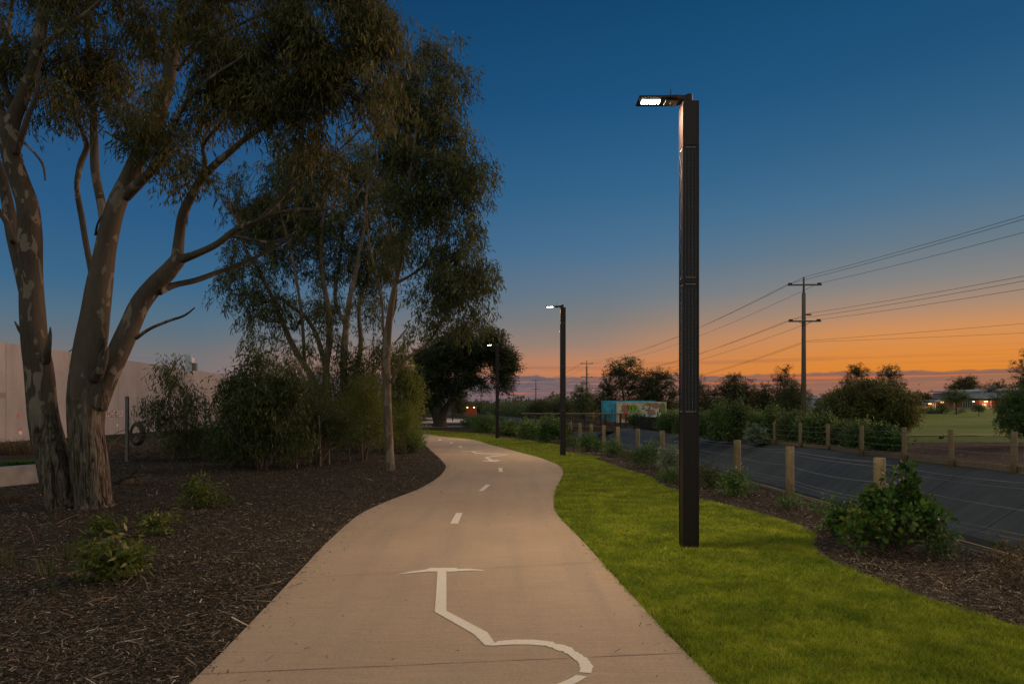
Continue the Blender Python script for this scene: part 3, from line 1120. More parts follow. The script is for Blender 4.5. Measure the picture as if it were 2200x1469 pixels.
def add_twigs(mb, skel, centers, rg, frac=0.5, r0=0.012, maxd=4.0):
    if not len(skel):
        return
    S = np.array(skel)
    sel = centers[rg.random(len(centers)) < frac]
    for c in sel:
        dv = S - c
        dist = np.linalg.norm(dv + np.array([0, 0, 0.5]) * (dv[:, 2:3] > 0), axis=1)
        i = int(np.argmin(dist))
        if dist[i] > maxd or dist[i] < 0.15:
            continue
        a = S[i]
        m1 = a * 0.6 + c * 0.4 + rg.normal(size=3) * 0.08 * dist[i] + np.array([0, 0, 0.10 * dist[i]])
        m2 = a * 0.25 + c * 0.75 + rg.normal(size=3) * 0.06 * dist[i] + np.array([0, 0, 0.08 * dist[i]])
        rr = r0 * min(1.6, 0.6 + dist[i] * 0.3)
        mb.tube([a, m1, m2, c], [rr, rr * 0.75, rr * 0.5, rr * 0.25], 4, cap=False)


def traced(lines, Y0, mb, seg=12, wob=0.06, sub=5, seed=0, flare=None):
    """lines of (px,py,width_px[,dY]); returns skeleton points"""
    sk = []
    for li, ln in enumerate(lines):
        pts = []
        for p in ln:
            Y = Y0 + (p[3] if len(p) > 3 else 0.0)
            w3 = P(p[0], p[1], Y)
            pts.append((*w3, p[2] * Y / F / 2))
        c = catmull(pts, sub)
        mb.tube([Vector(q[:3]) for q in c], [max(q[3], 0.003) for q in c], seg if ln[0][2] > 12 else 7, wob=wob, seed=seed + li)
        sk += [tuple(q[:3]) for q in c[len(c) // 4:]] if ln[0][2] > 25 else [tuple(q[:3]) for q in c]
    return sk


def px_tree(name, label, cat, base_px, Y0, lines, blobs, K, per, L, W, leafm, barkm, spray=0.45, droop=0.9, seed=1,
            group=None, twf=0.5, seg=14, shell=0.5, jitter=0.05, wob=0.06, twr=0.012, flat=1.0, maxd=4.0, ntw=4, cl=0, cr=(.25, .25, .32), shrink=1.0):
    rg = np.random.default_rng(seed)
    base = P(base_px[0], base_px[1], Y0)
    base.z = max(0.0, zr(base.x, Y0)) if Y0 > 45 and base.x > 12 else 0.0
    root = empty(name, base, label, cat, group)
    tb = MB()
    sk = traced(lines, Y0, tb, seg, wob, 5, seed)
    cb = MB()
    if blobs:
        C = blob_centers(pxblobs([(b[0], b[1], b[2] * shrink, b[3] * shrink, *b[4:]) for b in blobs], Y0, flat), K, rg, shell, cl, cr)
        C[:, 2] += spray * droop * 0.45
        C = C[C[:, 2] > 0.15]
        add_twigs(tb, sk, C, rg, twf, twr, maxd)
        v, q = sprays(C, per, spray, droop, L, W, rg, jitter, ntw)
        ok = v.reshape(-1, 4, 3)[:, :, 2].min(1) > 0.02
        v = v.reshape(-1, 4, 3)[ok].reshape(-1, 3)
        q = np.arange(len(v)).reshape(-1, 4)
        cb.add(v, q)
        child(cb, 'crown', leafm, root)
    child(tb, 'trunk', barkm, root, smooth=True)
    return root


# --- two big gums at the left, 11 m away
YA = 11.2
linesA = [[(137, 1096, 66), (128, 1070, 62), (115, 1000, 66), (95, 900, 58), (84, 800, 54), (74, 734, 52), (68, 640, 48), (66, 560, 46), (64, 500, 46), (58, 440, 42), (42, 390, 38), (26, 340, 38), (20, 290, 36), (30, 250, 30), (52, 200, 27), (72, 140, 25), (86, 70, 24), (94, 0, 22), (100, -80, 20, .3), (110, -200, 16, .5), (130, -330, 10, .8)],
          [(22, 300, 26, 0), (2, 250, 22, .2), (-15, 190, 20, .4), (-40, 100, 18, .8), (-60, 0, 14, 1), (-70, -120, 9, 1.2)],
          [(60, 640, 30, .15), (40, 560, 28, .3), (25, 490, 26, .4), (15, 430, 22, .5), (0, 370, 18, .6), (-25, 300, 14, .8)],
          [(30, 520, 14, .2), (10, 470, 12, .3), (-15, 440, 10, .4)],
          [(34, 330, 14, -.1), (48, 290, 12, -.2), (60, 250, 11, -.3), (78, 205, 9, -.4), (82, 150, 7, -.5), (100, 100, 5, -.6)],
          [(22, 230, 12, .2), (10, 180, 11, .3), (8, 120, 10, .4), (20, 50, 8, .5), (30, -30, 6, .6)],
          [(84, 105, 13, -.1), (115, 80, 11, -.2), (150, 55, 10, -.3), (190, 25, 8, -.4), (230, -10, 6, -.5)],
          [(98, 775, 20, -.1), (103, 748, 13, -.25), (107, 722, 8, -.28), (108, 702, 2, -.3)],
          [(60, 728, 16, .0), (42, 708, 8, -.1), (31, 690, 2, -.1)],
          [(50, 305, 6, -.2), (75, 330, 5, -.3), (92, 355, 5, -.3), (97, 388, 3, -.3)]]
blobsA = [(20, 110, 90, 90, .2), (110, 30, 90, 80, 0), (60, -60, 160, 90, .4), (-60, 80, 90, 140, .8), (150, -150, 180, 110, .3), (120, 180, 40, 60, -.3),
          (-40, 250, 50, 70, .8), (-30, -200, 200, 140, .6), (60, 170, 50, 50, .4), (175, 40, 60, 60, -.4)]
treeA = px_tree('gum_tree', 'tall gum with patchy bark leaning at far left, cut off by the photo edge', 'tree', (133, 1096), YA, linesA, blobsA,
                600, 50, 0.13, 0.021, M['gum'], M['bark'], 0.36, .9, 21, twf=0.4, shrink=.8, cl=17, cr=(.21, .21, .25), flat=.6)

linesB = [[(203, 1093, 78), (200, 1065, 72), (192, 1000, 74), (185, 930, 72), (184, 870, 76), (186, 820, 74), (192, 760, 64), (203, 690, 58), (212, 620, 50), (222, 560, 44), (236, 490, 40), (254, 430, 38), (275, 390, 38), (296, 340, 34), (318, 290, 32), (345, 230, 30), (362, 170, 28), (372, 110, 26), (385, 50, 24), (398, -20, 22), (410, -120, 18, -.2), (430, -260, 12, -.4)],
          [(200, 872, 56), (222, 818, 52), (248, 768, 46), (275, 710, 42), (300, 655, 40), (330, 615, 36), (362, 582, 34), (384, 556, 30)],
          [(380, 560, 26), (385, 510, 21), (394, 460, 20, -.2), (418, 408, 18, -.4), (450, 365, 16, -.5), (490, 330, 14, -.6), (525, 300, 12, -.7), (560, 275, 11, -.8), (610, 230, 9, -1), (660, 170, 6, -1.1)],
          [(386, 558, 20, 0), (420, 546, 16, -.1), (465, 525, 14, -.2), (505, 495, 13, -.3), (545, 478, 11, -.4), (585, 461, 9, -.5), (640, 450, 8, -.6), (700, 450, 6, -.7), (760, 430, 4, -.8)],
          [(552, 476, 9, -.4), (590, 440, 8, -.3), (625, 405, 7, -.2), (665, 372, 5, -.1), (720, 330, 4, 0)],
          [(340, 625, 20, 0), (375, 612, 13, .2), (420, 602, 12, .4), (460, 588, 11, .6), (520, 566, 9, .8), (575, 540, 7, 1.0), (625, 512, 5, 1.1)],
          [(500, 507, 8, -.3), (540, 515, 6, -.2), (590, 520, 5, -.1), (630, 500, 4, 0)],
          [(292, 726, 9, -.1), (322, 706, 7, -.3), (360, 690, 6, -.4), (395, 678, 5, -.5), (418, 661, 3, -.6)],
          [(204, 650, 20, .1), (198, 590, 14, .2), (186, 530, 12, .3), (176, 470, 12, .4), (165, 405, 11, .4), (172, 355, 12, .5), (186, 315, 11, .5), (176, 280, 9, .6), (158, 252, 7, .6), (140, 200, 5, .7)],
          [(230, 520, 22, .1), (218, 440, 18, .3), (204, 370, 17, .4), (202, 300, 16, .5), (200, 230, 14, .6), (192, 150, 12, .7), (188, 60, 10, .8), (192, -40, 8, 1), (200, -160, 5, 1.1)],
          [(270, 420, 26, 0), (300, 392, 22, -.2), (330, 362, 18, -.3), (350, 330, 15, -.5), (368, 280, 12, -.6), (400, 220, 9, -.8), (450, 170, 7, -1), (510, 130, 5, -1.2)],
          [(386, 100, 18, 0), (402, 62, 16, -.2), (425, 32, 15, -.3), (445, 0, 14, -.4), (470, -70, 12, -.5), (510, -170, 9, -.7), (570, -270, 6, -.9)],
          [(430, 385, 11, -.4), (441, 350, 10, -.5), (436, 318, 8, -.5), (452, 290, 7, -.6), (478, 262, 6, -.6), (500, 235, 5, -.6), (512, 190, 4, -.7)],
          [(380, 150, 10, -.2), (410, 115, 8, -.4), (440, 95, 7, -.5), (500, 60, 6, -.6), (590, 20, 5, -.8), (690, -10, 4, -1)],
          [(285, 318, 7, -.2), (255, 300, 5, -.3), (225, 282, 4, -.4)],
          [(205, 505, 6, .1), (212, 475, 4, 0), (238, 440, 4, 0), (250, 415, 3, 0)],
          [(210, 560, 6, .1), (206, 530, 5, .1), (216, 500, 4, .1)],
          [(205, 815, 26, -.15), (220, 785, 17, -.3), (229, 760, 9, -.34), (233, 744, 2, -.36)]]
blobsB = [(200, 110, 80, 110, .6), (215, 235, 90, 40, .5, 1.2), (165, 190, 50, 60, .7), (290, 60, 90, 100, .2, .7), (320, 200, 40, 50, -.3, .8),
          (290, 270, 50, 50, -.3, 1.2), (330, 320, 45, 60, -.3, 1.3), (385, 360, 35, 40, -.5, 1.3), (300, -90, 180, 110, .2), (430, 60, 90, 80, -.4), (470, 170, 80, 90, -.7, 1.2),
          (540, 90, 100, 110, -.8, 1.2), (560, 215, 70, 75, -.8, 1.3), (640, 60, 90, 110, -1, 1.2), (640, 190, 80, 90, -1, 1.3), (730, 60, 90, 110, -1.1, 1.2), (745, 185, 70, 100, -1, 1.2), (810, 70, 55, 110, -1.2), (810, 190, 40, 70, -1.2, .8),
          (560, -110, 170, 130, -.6), (740, -90, 120, 110, -1), (440, 250, 50, 50, -.6, .8), (640, 300, 80, 45, -.8, 1.1), (430, -220, 220, 120, -.3), (700, 350, 60, 40, -.4, .8),
          (425, 405, 22, 30, -.5, .6), (140, 20, 60, 60, .6, .5)]
treeB = px_tree('gum_tree', 'big forked gum with leafy limbs arching over towards the path', 'tree', (203, 1093), YA, linesB, blobsB,
                1500, 58, 0.14, 0.022, M['gum'], M['bark'], 0.36, .95, 22, twf=0.35, shrink=.78, cl=20, cr=(.19, .19, .2), flat=.55)

# --- slender gum beside the path
linesD = [[(838, 1013, 24), (838, 1000, 20), (835, 930, 18.5), (832, 860, 18), (830, 800, 17), (832, 740, 16), (836, 690, 15), (843, 640, 12.5), (852, 600, 11), (861, 555, 9, -.2), (868, 500, 8, -.3), (874, 430, 7, -.4), (884, 350, 6, -.5), (896, 260, 5, -.4), (905, 170, 3, -.3)],
          [(842, 822, 8), (852, 796, 7.5, -.1), (868, 775, 7, -.2), (892, 757, 6.5, -.3), (915, 740, 6, -.4), (935, 715, 5.5, -.5), (950, 690, 5, -.5), (975, 655, 4, -.6), (1000, 620, 3, -.7)],
          [(855, 606, 8, 0), (878, 594, 6, -.1), (905, 575, 5, -.2), (925, 545, 4.5, -.3), (945, 505, 4, -.4), (965, 450, 3, -.4), (985, 380, 2.5, -.3)],
          [(829, 745, 8, .1), (823, 700, 6.5, .2), (821, 650, 6, .3), (812, 605, 5.5, .4), (800, 560, 5, .5), (790, 500, 4, .5), (785, 420, 3, .5)],
          [(829, 810, 5, 0), (820, 780, 4.5, -.2), (806, 758, 4, -.3), (801, 735, 3, -.3), (804, 722, 2.5, -.3)],
          [(868, 500, 7, -.2), (890, 440, 6, 0), (920, 360, 5, .2), (945, 280, 4, .3), (955, 200, 3, .3)],
          [(836, 700, 7, .1), (850, 650, 6, .3), (850, 560, 5, .5), (835, 460, 4, .6), (830, 370, 3, .7)],
          [(845, 742, 3, -.1), (862, 720, 2.4, -.2), (878, 700, 1.6, -.3)]]
blobsD = [(975, 590, 66, 80, -.6, .85), (1024, 600, 38, 60, -.7, .8), (950, 545, 50, 55, -.4, .8), (1000, 520, 40, 45, -.5, .7), (1005, 690, 45, 35, -.6, .6), (970, 660, 50, 45, -.6, .8), (935, 630, 35, 30, -.3, .5),
          (980, 480, 35, 60, -.3, .7), (960, 400, 70, 70, -.2, 1.2), (1000, 330, 42, 90, 0, 1.1), (950, 290, 70, 80, .2, 1.2), (945, 180, 50, 70, .3, 1.0), (905, 110, 45, 60, .2, .8), (880, 220, 60, 90, .2, 1.1),
          (870, 330, 70, 90, 0, 1.2), (870, 430, 70, 60, -.2, 1.0), (880, 500, 50, 40, -.3, .5), (920, 470, 40, 50, -.3, .8), (870, 600, 25, 40, -.2, .4), (900, 690, 25, 25, -.3, .5), (940, 700, 35, 20, -.5, .6),
          (1010, 420, 22, 50, -.2, .8), (930, 90, 25, 30, .2, .5), (830, 520, 40, 50, .3, .8)]
treeD = px_tree('gum_tree', 'slender smooth-barked gum standing beside the left edge of the path', 'tree', (838, 1013), 18.0, linesD, blobsD,
                1080, 46, 0.17, 0.028, M['gum2'], M['bark2'], 0.38, .85, 23, twf=0.45, seg=12, twr=0.009, shrink=.84, cl=13, cr=(.26, .26, .27), flat=.7)

# --- multi-stemmed gum behind the bushes
linesC = [[(705, 960, 24), (700, 900, 22), (690, 850, 16), (664, 800, 13), (630, 745, 12), (606, 690, 10), (585, 640, 9), (560, 590, 7), (530, 540, 6), (510, 480, 4)],
          [(715, 960, 24), (708, 880, 20), (700, 800, 15), (708, 730, 14), (706, 670, 12), (694, 600, 10), (690, 520, 8), (700, 430, 6), (710, 350, 4)],
          [(700, 790, 12), (680, 720, 10), (655, 680, 9), (628, 660, 8), (600, 640, 7, .4), (570, 650, 5, .6), (540, 640, 4, .8)],
          [(735, 960, 22), (740, 880, 18), (738, 800, 15), (742, 720, 14), (750, 650, 12), (765, 580, 9), (780, 500, 7), (790, 400, 5)],
          [(745, 880, 14), (765, 800, 11, .5), (775, 740, 10, .6), (772, 660, 9, .8), (790, 590, 7, 1), (820, 520, 5, 1)],
          [(655, 790, 8), (650, 700, 7, -.4), (640, 620, 6, -.5), (625, 540, 5, -.6), (600, 450, 4, -.6)],
          [(742, 700, 9), (720, 640, 8, .6), (730, 560, 6, .8), (740, 460, 5, 1)],
          [(606, 690, 5), (570, 690, 4, -.3), (545, 680, 3, -.3), (520, 700, 2, -.4), (505, 715, 2, -.4)]]
blobsC = [(520, 620, 60, 70, 0, .9), (500, 545, 45, 60, 0, .8), (560, 700, 70, 40, 0, .8), (540, 440, 70, 80, .3, 1.2), (500, 400, 30, 40, .3, .8), (590, 380, 80, 70, .5, 1.2), (600, 480, 90, 80, .4, 1.3), (690, 420, 100, 90, .6, 1.3), (700, 520, 100, 70, .6, 1.3), (800, 480, 80, 90, .8, 1.2),
          (780, 370, 90, 80, .7, 1.2), (760, 580, 80, 50, .7, .8), (620, 570, 80, 50, .2, .8), (640, 640, 80, 50, 0, .6), (730, 660, 70, 50, .4, .6), (800, 640, 60, 60, .7, .9), (820, 570, 50, 40, .7, .8), (770, 740, 70, 40, .4, .9), (680, 730, 60, 40, 0, .6), (580, 660, 60, 40, 0, .5), (690, 330, 80, 40, .5, .8), (720, 790, 60, 40, 0, .5)]
treeC = px_tree('gum_tree', 'broad many-stemmed gum rising behind the roadside bushes', 'tree', (718, 950), 26.0, linesC, blobsC,
                1350, 46, 0.21, 0.035, M['gum2'], M['bark2'], 0.50, .85, 24, shrink=.88, cl=14, cr=(.38, .38, .38), flat=.7, twf=0.4, seg=10, twr=0.013)


# --- generic shrubs and trees given by picture box but standing at real depth
def shrub(name, label, cat, cx, base_y, wpx, hpx, leafm, seed, L=0.08, W=0.03, K=60, per=30, droop=0.2, spray=0.2, group=None,
          Y0=None, stems=5, zb=0.0, barkm=None, shape=None, stem_px=2.0, lean=0.0, trunk_frac=0.25, jit=0.04, lo=None):
    """shape: list of (fx, fy, rx, ry) in fractions of width/height, fy up from the base"""
    rg = np.random.default_rng(seed)
    Y = Y0 if Y0 else F * (CAMZ - zb) / (base_y - HY)
    s = Y / F
    base = Vector(((cx - HX) * s, Y, zb))
    Wm = wpx * s; Hm = hpx * s
    root = empty(name, base, label, cat, group)
    shp = shape or [(0, 0.55, 0.45, 0.42), (-0.22, 0.42, 0.28, 0.32), (0.24, 0.40, 0.26, 0.30), (0.05, 0.8, 0.22, 0.2)]
    bl = [(Vector((fx * Wm, rg.uniform(-.1, .1) * Wm, fy * Hm)), rx * Wm, min(rx * Wm, 6), ry * Hm, rx * ry) for fx, fy, rx, ry in shp]
    C = blob_centers(bl, K, rg, 0.45)
    C = C[C[:, 2] > (lo if lo is not None else 0.03)]
    tb = MB()
    sr = stem_px * s / 2
    for i in range(stems):
        tgt = C[rg.integers(len(C))] if stems > 1 else np.array([bl[0][0][0], 0, Hm * 0.75])
        b0 = np.array([rg.normal() * 0.03 * Wm * (stems > 1), rg.normal() * 0.03 * Wm * (stems > 1), -0.02])
        m1 = b0 * 0.7 + tgt * 0.3 + rg.normal(size=3) * 0.03 * Hm; m1[2] = max(m1[2], 0.3 * tgt[2])
        m2 = b0 * 0.3 + tgt * 0.7 + rg.normal(size=3) * 0.03 * Hm
        c = catmull([(*b0, sr), (*m1, sr * .8), (*m2, sr * .5), (*tgt, sr * .25)], 4)
        tb.tube([Vector(q[:3]) for q in c], [q[3] for q in c], 6, wob=0.05, seed=seed + i)
    sk = [(*(bl[i][0] * t),) for i in range(len(bl)) for t in (0.3, 0.5, 0.7, 0.9)]
    add_twigs(tb, sk, C, rg, 0.35, sr * 0.35 + 0.002, Hm)
    tb.build('stem' if cat != 'tree' else 'trunk', barkm or M['twig'], root, smooth=True)
    v, q = sprays(C, per, spray, droop, L, W, rg, jit)
    ok = v.reshape(-1, 4, 3)[:, :, 2].min(1) > 0.01
    v = v.reshape(-1, 4, 3)[ok].reshape(-1, 3)
    cb = MB(); cb.add(v, np.arange(len(v)).reshape(-1, 4))
    cb.build('foliage' if cat != 'tree' else 'crown', leafm, root)
    return root


tall = [(0, .5, .42, .3), (-.15, .3, .32, .26), (.18, .35, .3, .28), (0, .78, .28, .22), (.1, .62, .34, .22), (-.18, .6, .26, .2)]
col_shape = [(0, .3, .38, .28), (0.05, .55, .4, .28), (-.08, .75, .3, .22), (.05, .9, .16, .1), (-.2, .4, .25, .25), (.22, .45, .22, .25)]
conic = [(0, .22, .45, .22), (0, .42, .38, .2), (0, .62, .28, .18), (0, .8, .18, .14), (0, .93, .08, .08)]
dome = [(0, .45, .5, .42), (-.25, .4, .26, .3), (.26, .42, .25, .32), (0, .68, .34, .3)]
lolly = [(0, .7, .45, .26), (-.2, .62, .28, .18), (.22, .66, .26, .2), (.02, .86, .3, .12)]

# left thicket
shrub('young_tree', 'small leafy gum sapling in front of the concrete wall behind the forked gum', 'tree', 370, 992, 150, 240, M['gum2'], 101, .17, .028, 150, 32, .9, .45,
      stems=1, stem_px=7, shape=[(0, .55, .46, .2), (-.28, .5, .22, .14), (.28, .6, .2, .14), (0, .75, .32, .14), (.0, .9, .2, .1), (-.05, .35, .36, .12), (.1, .22, .3, .1)], lo=.3, jit=.06)
shrub('bush', 'dark leafy bush with a bare lower stem, left end of the thicket', 'bush', 558, 1009, 215, 268, M['bushd'], 102, .16, .03, 520, 34, .8, .45,
      stems=5, stem_px=6, shape=tall + [(-.3, .72, .2, .16), (.3, .7, .22, .18), (-.05, .92, .2, .08)], lo=.6, jit=.06)
shrub('bush', 'low dark bush by the steel posts and the concrete wall', 'bush', 488, 990, 130, 130, M['bushd'], 103, .10, .02, 200, 36, .2, .3, stems=6, stem_px=3, shape=dome)
shrub('bush', 'pale fine-leaved bush rising behind the left end of the thicket', 'bush', 632, 985, 150, 250, M['gum2'], 104, .16, .028, 300, 32, .8, .45, stems=4, stem_px=4, shape=tall, lo=.4, jit=.06)
shrub('wattle_bush', 'dark feathery wattle bush with pale stems in the middle of the thicket', 'bush', 688, 998, 190, 215, M['bushd'], 105, .09, .010, 520, 60, .1, .5, stems=9, stem_px=4, shape=[(fx, fy * .9 + .14, rx, ry * .85) for fx, fy, rx, ry in conic] + [(-.25, .42, .25, .16), (.25, .44, .25, .18)], lo=.55)
shrub('wattle_bush', 'yellow-green feathery bush left of the slender gum', 'bush', 785, 988, 130, 200, M['bushy'], 106, .09, .010, 380, 60, .1, .45, stems=7, stem_px=4, shape=tall, lo=.6)
shrub('bush', 'broad light-leaved bush growing behind the slender gum', 'bush', 860, 965, 110, 240, M['bushy'], 107, .16, .032, 420, 34, .7, .5, stems=4, stem_px=3, shape=col_shape, jit=.08)
shrub('bush', 'grey-green gum bush between the wattle and the slender gum', 'bush', 770, 970, 150, 235, M['gum2'], 108, .18, .034, 360, 34, .8, .5, stems=4, stem_px=4, shape=tall, jit=.08)
shrub('bush', 'fine dark low bush in front of the left end of the thicket', 'bush', 500, 1003, 120, 90, M['bushd'], 109, .07, .009, 240, 46, .1, .3, stems=9, stem_px=3, shape=dome)
shrub('wattle_bush', 'olive feathery wattle right behind the slender gum trunk', 'bush', 868, 975, 80, 130, M['bushy'], 110, .08, .009, 240, 50, .1, .35, stems=6, stem_px=2, shape=tall, lo=.35)
shrub('bush', 'small round bush with oval leaves touching the left path edge', 'bush', 884, 972, 56, 52, M['light'], 111, .08, .035, 110, 34, .1, .2, stems=5, stem_px=2, shape=dome)
shrub('bush', 'low dark bush at the foot of the sapling by the wall', 'bush', 430, 985, 110, 90, M['bushd'], 112, .09, .016, 140, 36, .2, .3, stems=6, stem_px=2, shape=dome)
# bare young stems in the thicket
for i, (x, y, h, lb) in enumerate([(572, 1006, 130, 'thin bare sapling stem under the left end of the thicket'), (602, 997, 60, 'short bare stem, second from the left under the thicket'), (638, 1004, 50, 'pale forked twiggy stem under the dark wattle'),
                                   (688, 999, 110, 'straight pale sapling stem in the middle of the thicket'), (707, 995, 90, 'forked branching pale stem beside the straight sapling'),
                                   (752, 988, 60, 'curved bare stem left of the slender gum'), (779, 988, 70, 'pale forked stem closest to the slender gum')]):
    rg = np.random.default_rng(300 + i)
    b = G(x, y + 3); s = b.y / F
    r0_ = (3.6 if h > 100 else 2.4) * s / 2 * 1.6
    root = empty('sapling_stem', b, lb, 'sapling', 'pale bare stems of the thicket')
    tb = MB()
    top = Vector((rg.normal() * 4 * s, 0, h * s))
    c = catmull([(0, 0, -0.02, r0_), (rg.normal() * 2 * s, 0, h * s * .4, r0_ * .8), (*top, r0_ * .45)], 5)
    tb.tube([Vector(q[:3]) for q in c], [q[3] for q in c], 7, wob=.05, seed=i)
    for k in range(7):
        t0 = rg.uniform(.3, .95)
        a = Vector(c[int(t0 * (len(c) - 1))][:3])
        e = a + Vector((rg.normal() * .35, rg.normal() * .3, rg.uniform(.15, .5))) * (h * s)*.6
        tb.tube([a, a.lerp(e, .5) + Vector((rg.normal() * .03, 0, .03)), e], [r0_ * .35, r0_ * .25, r0_ * .1], 4)
    tb.build('stem', M['bark2'], root, smooth=True)

# foreground-left seedlings
shrub('shrub', 'leafy young shrub lowest in the left mulch bed', 'shrub', 246, 1250, 120, 115, M['young'], 121, .10, .032, 34, 24, .15, .16, stems=5, stem_px=3, shape=dome)
shrub('shrub', 'small leafy shrub directly below the forked gum', 'shrub', 222, 1150, 60, 48, M['young'], 122, .085, .026, 16, 22, .1, .12, stems=3, stem_px=2.5, shape=dome)
shrub('shrub', 'small upright leafy shrub right of the forked gum foot', 'shrub', 328, 1150, 56, 52, M['young'], 123, .085, .026, 16, 24, .1, .12, stems=3, stem_px=2.5, shape=dome)
shrub('shrub', 'tiny dark seedling just behind the small upright shrub', 'shrub', 362, 1130, 26, 40, M['young'], 124, .07, .02, 7, 20, .1, .08, stems=2, stem_px=2, shape=dome)
shrub('shrub', 'bright leafy shrub alone in the middle of the left mulch bed', 'shrub', 434, 1092, 82, 72, M['young'], 125, .085, .024, 40, 26, .1, .14, stems=5, stem_px=2.5, shape=dome)


def tuft(label, cx, by, wpx, hpx, mat, n, seed, name='grass_tuft', cat='grass tuft', group=None, wid=.006, out=1.0):
    rg = np.random.default_rng(seed)
    b = G(cx, by); s = b.y / F
    Wm, Hm = wpx * s, hpx * s
    mb = MB()
    for i in range(n):
        a = rg.uniform(0, 6.28); r = rg.random() ** .5 * Wm * .25
        p0 = Vector((math.cos(a) * r, math.sin(a) * r, 0))
        a2 = a + rg.normal() * .5
        o = rg.uniform(.1, .6) * Wm * out
        h = rg.uniform(.5, 1) * Hm
        p1 = p0 + Vector((math.cos(a2) * o * .35, math.sin(a2) * o * .35, h * .65))
        p2 = p0 + Vector((math.cos(a2) * o, math.sin(a2) * o, h * rg.uniform(.7, 1)))
        sd_ = Vector((-math.sin(a2), math.cos(a2), 0)) * wid / 2
        mb.add([tuple(p0 - sd_), tuple(p0 + sd_), tuple(p1 + sd_ * .8), tuple(p1 - sd_ * .8), tuple(p2)], [(0, 1, 2, 3)], [(3, 2, 4)])
    o = mb.build(name, mat)
    o.location = b
    return tag(o, label, cat, group)


tuft('green grass weed among mulch left of the lowest shrub', 150, 1200, 90, 70, M['weed'], 45, 1)
tuft('sparse green grass weed near the lower left corner', 100, 1240, 90, 60, M['weed'], 40, 2)
tuft('thin green weed at the left edge below the leaning gum', 12, 1215, 50, 70, M['weed'], 30, 3)
tuft('dry straw tuft beside the lowest leafy shrub', 172, 1243, 60, 22, M['dry'], 90, 4, out=1.4)
tuft('wispy green weed right of the bright leafy shrub', 478, 1090, 60, 50, M['weed'], 50, 5)
tuft('dry grass between the gum trees and the sapling', 290, 1040, 110, 22, M['dry'], 160, 6, out=1.2)
tuft('dry reddish litter left of the leaning gum foot', 20, 1080, 90, 26, M['rust'], 120, 7, out=1.3)
tuft('dry straw tuft in front of the bright shrub', 425, 1105, 60, 14, M['dry'], 70, 8, out=1.4)
tuft('small weed near the bottom edge of the left bed', 110, 1275, 40, 40, M['weed'], 22, 9)
tuft('overgrown dark grass by the wall left of the gums', 40, 975, 150, 42, M['dry'], 420, 10, wid=.02, out=.8)
tuft('low green grass beside the concrete kerb wall', 60, 1003, 170, 20, M['strip'], 500, 12, wid=.02, out=.7)
tuft('dry grass tuft behind the forked gum by the wall', 262, 968, 60, 30, M['dry'], 120, 11, wid=.015, out=.9)

for i, (X_, Y_, lb) in enumerate([(10.1, 14.2, 'small weed tuft growing in the drain floor, nearest the right edge'), (10.0, 16.4, 'weed tuft on the drain floor behind the glossy shrub'), (10.25, 20.6, 'weed tuft at the foot of the drain bank joint')]):
    o = tuft(lb, 1500, 1100, 60, 24, M['strip'], 60, 60 + i, wid=.012, out=1.0)
    o.location = (X_, Y_, -1.24)
# sticks
for i, (x0, y0, x1, y1, lb) in enumerate([(120, 1130, 170, 1108, 'curved bark strip lying below the leaning gum'), (300, 1105, 322, 1097, 'pale straight stick right of the forked gum'),
                                          (250, 1205, 285, 1250, 'thin leaning twig by the lowest leafy shrub'), (300, 1235, 318, 1272, 'thin bent twig right of the lowest shrub'),
                                          (55, 1128, 74, 1172, 'upright dry stalk in the left mulch'), (180, 1305, 250, 1290, 'long pale bark strip near the lower left')]):
    a = G(x0, y0); b = G(x1, y1)
    a.z = .03; b.z = .02
    if i in (2, 3, 4):
        a = Vector((b.x + (x0 - x1) * b.y / F, b.y, (y1 - y0) * b.y / F))
    mb = MB()
    m_ = a.lerp(b, .5) + Vector((0, .02, .02))
    mb.tube([Vector(q) for q in catmull([tuple(a), tuple(m_), tuple(b)], 4)], .006, 5)
    tag(mb.build('twig', M['twig'], smooth=True), lb, 'twig', 'fallen sticks in the left mulch bed')

# fallen branches pile by the wall
mb = MB()
rg = np.random.default_rng(77)
for i in range(150):
    c = G(rg.uniform(235, 400), rg.uniform(968, 992)); a = rg.uniform(0, 6.28); l = rg.uniform(.3, 1.3)
    dv = Vector((math.cos(a), math.sin(a), rg.normal() * .35)) * l / 2
    c.z = .08 + abs(rg.normal()) * .2
    r_ = rg.uniform(.006, .022)
    mb.tube([c - dv, c + Vector((0, 0, rg.normal() * .06)), c + dv], [r_, r_ * .8, r_ * .4], 5)
tag(mb.build('brush_pile', M['twig'], smooth=True), 'heap of cut branches at the foot of the concrete wall', 'brush pile')
# broken branch lying right of the gums
mb = MB()
b0 = G(262, 1042); s = b0.y / F
for a, b_ in (((-18, 0), (22, 24)), ((0, 12), (-20, 26)), ((10, 16), (34, 18)), ((22, 24), (42, 44)), ((22, 24), (30, 8)), ((-5, 8), (-30, 4))):
    mb.tube([b0 + Vector((a[0] * s, 0, a[1] * s)), b0 + Vector((b_[0] * s, .1, b_[1] * s))], [.03, .012], 6)
tag(mb.build('fallen_branch', M['barkd'], smooth=True), 'dark broken branch lying right of the forked gum', 'branch')

# ------------------------------------------------------------------ shrubs in the right bed
rl = [(0, .45, .34, .3), (-.3, .3, .22, .24), (.28, .38, .22, .26), (.05, .72, .18, .18), (.1, .92, .08, .1), (-.15, .55, .2, .2), (.2, .6, .18, .16)]


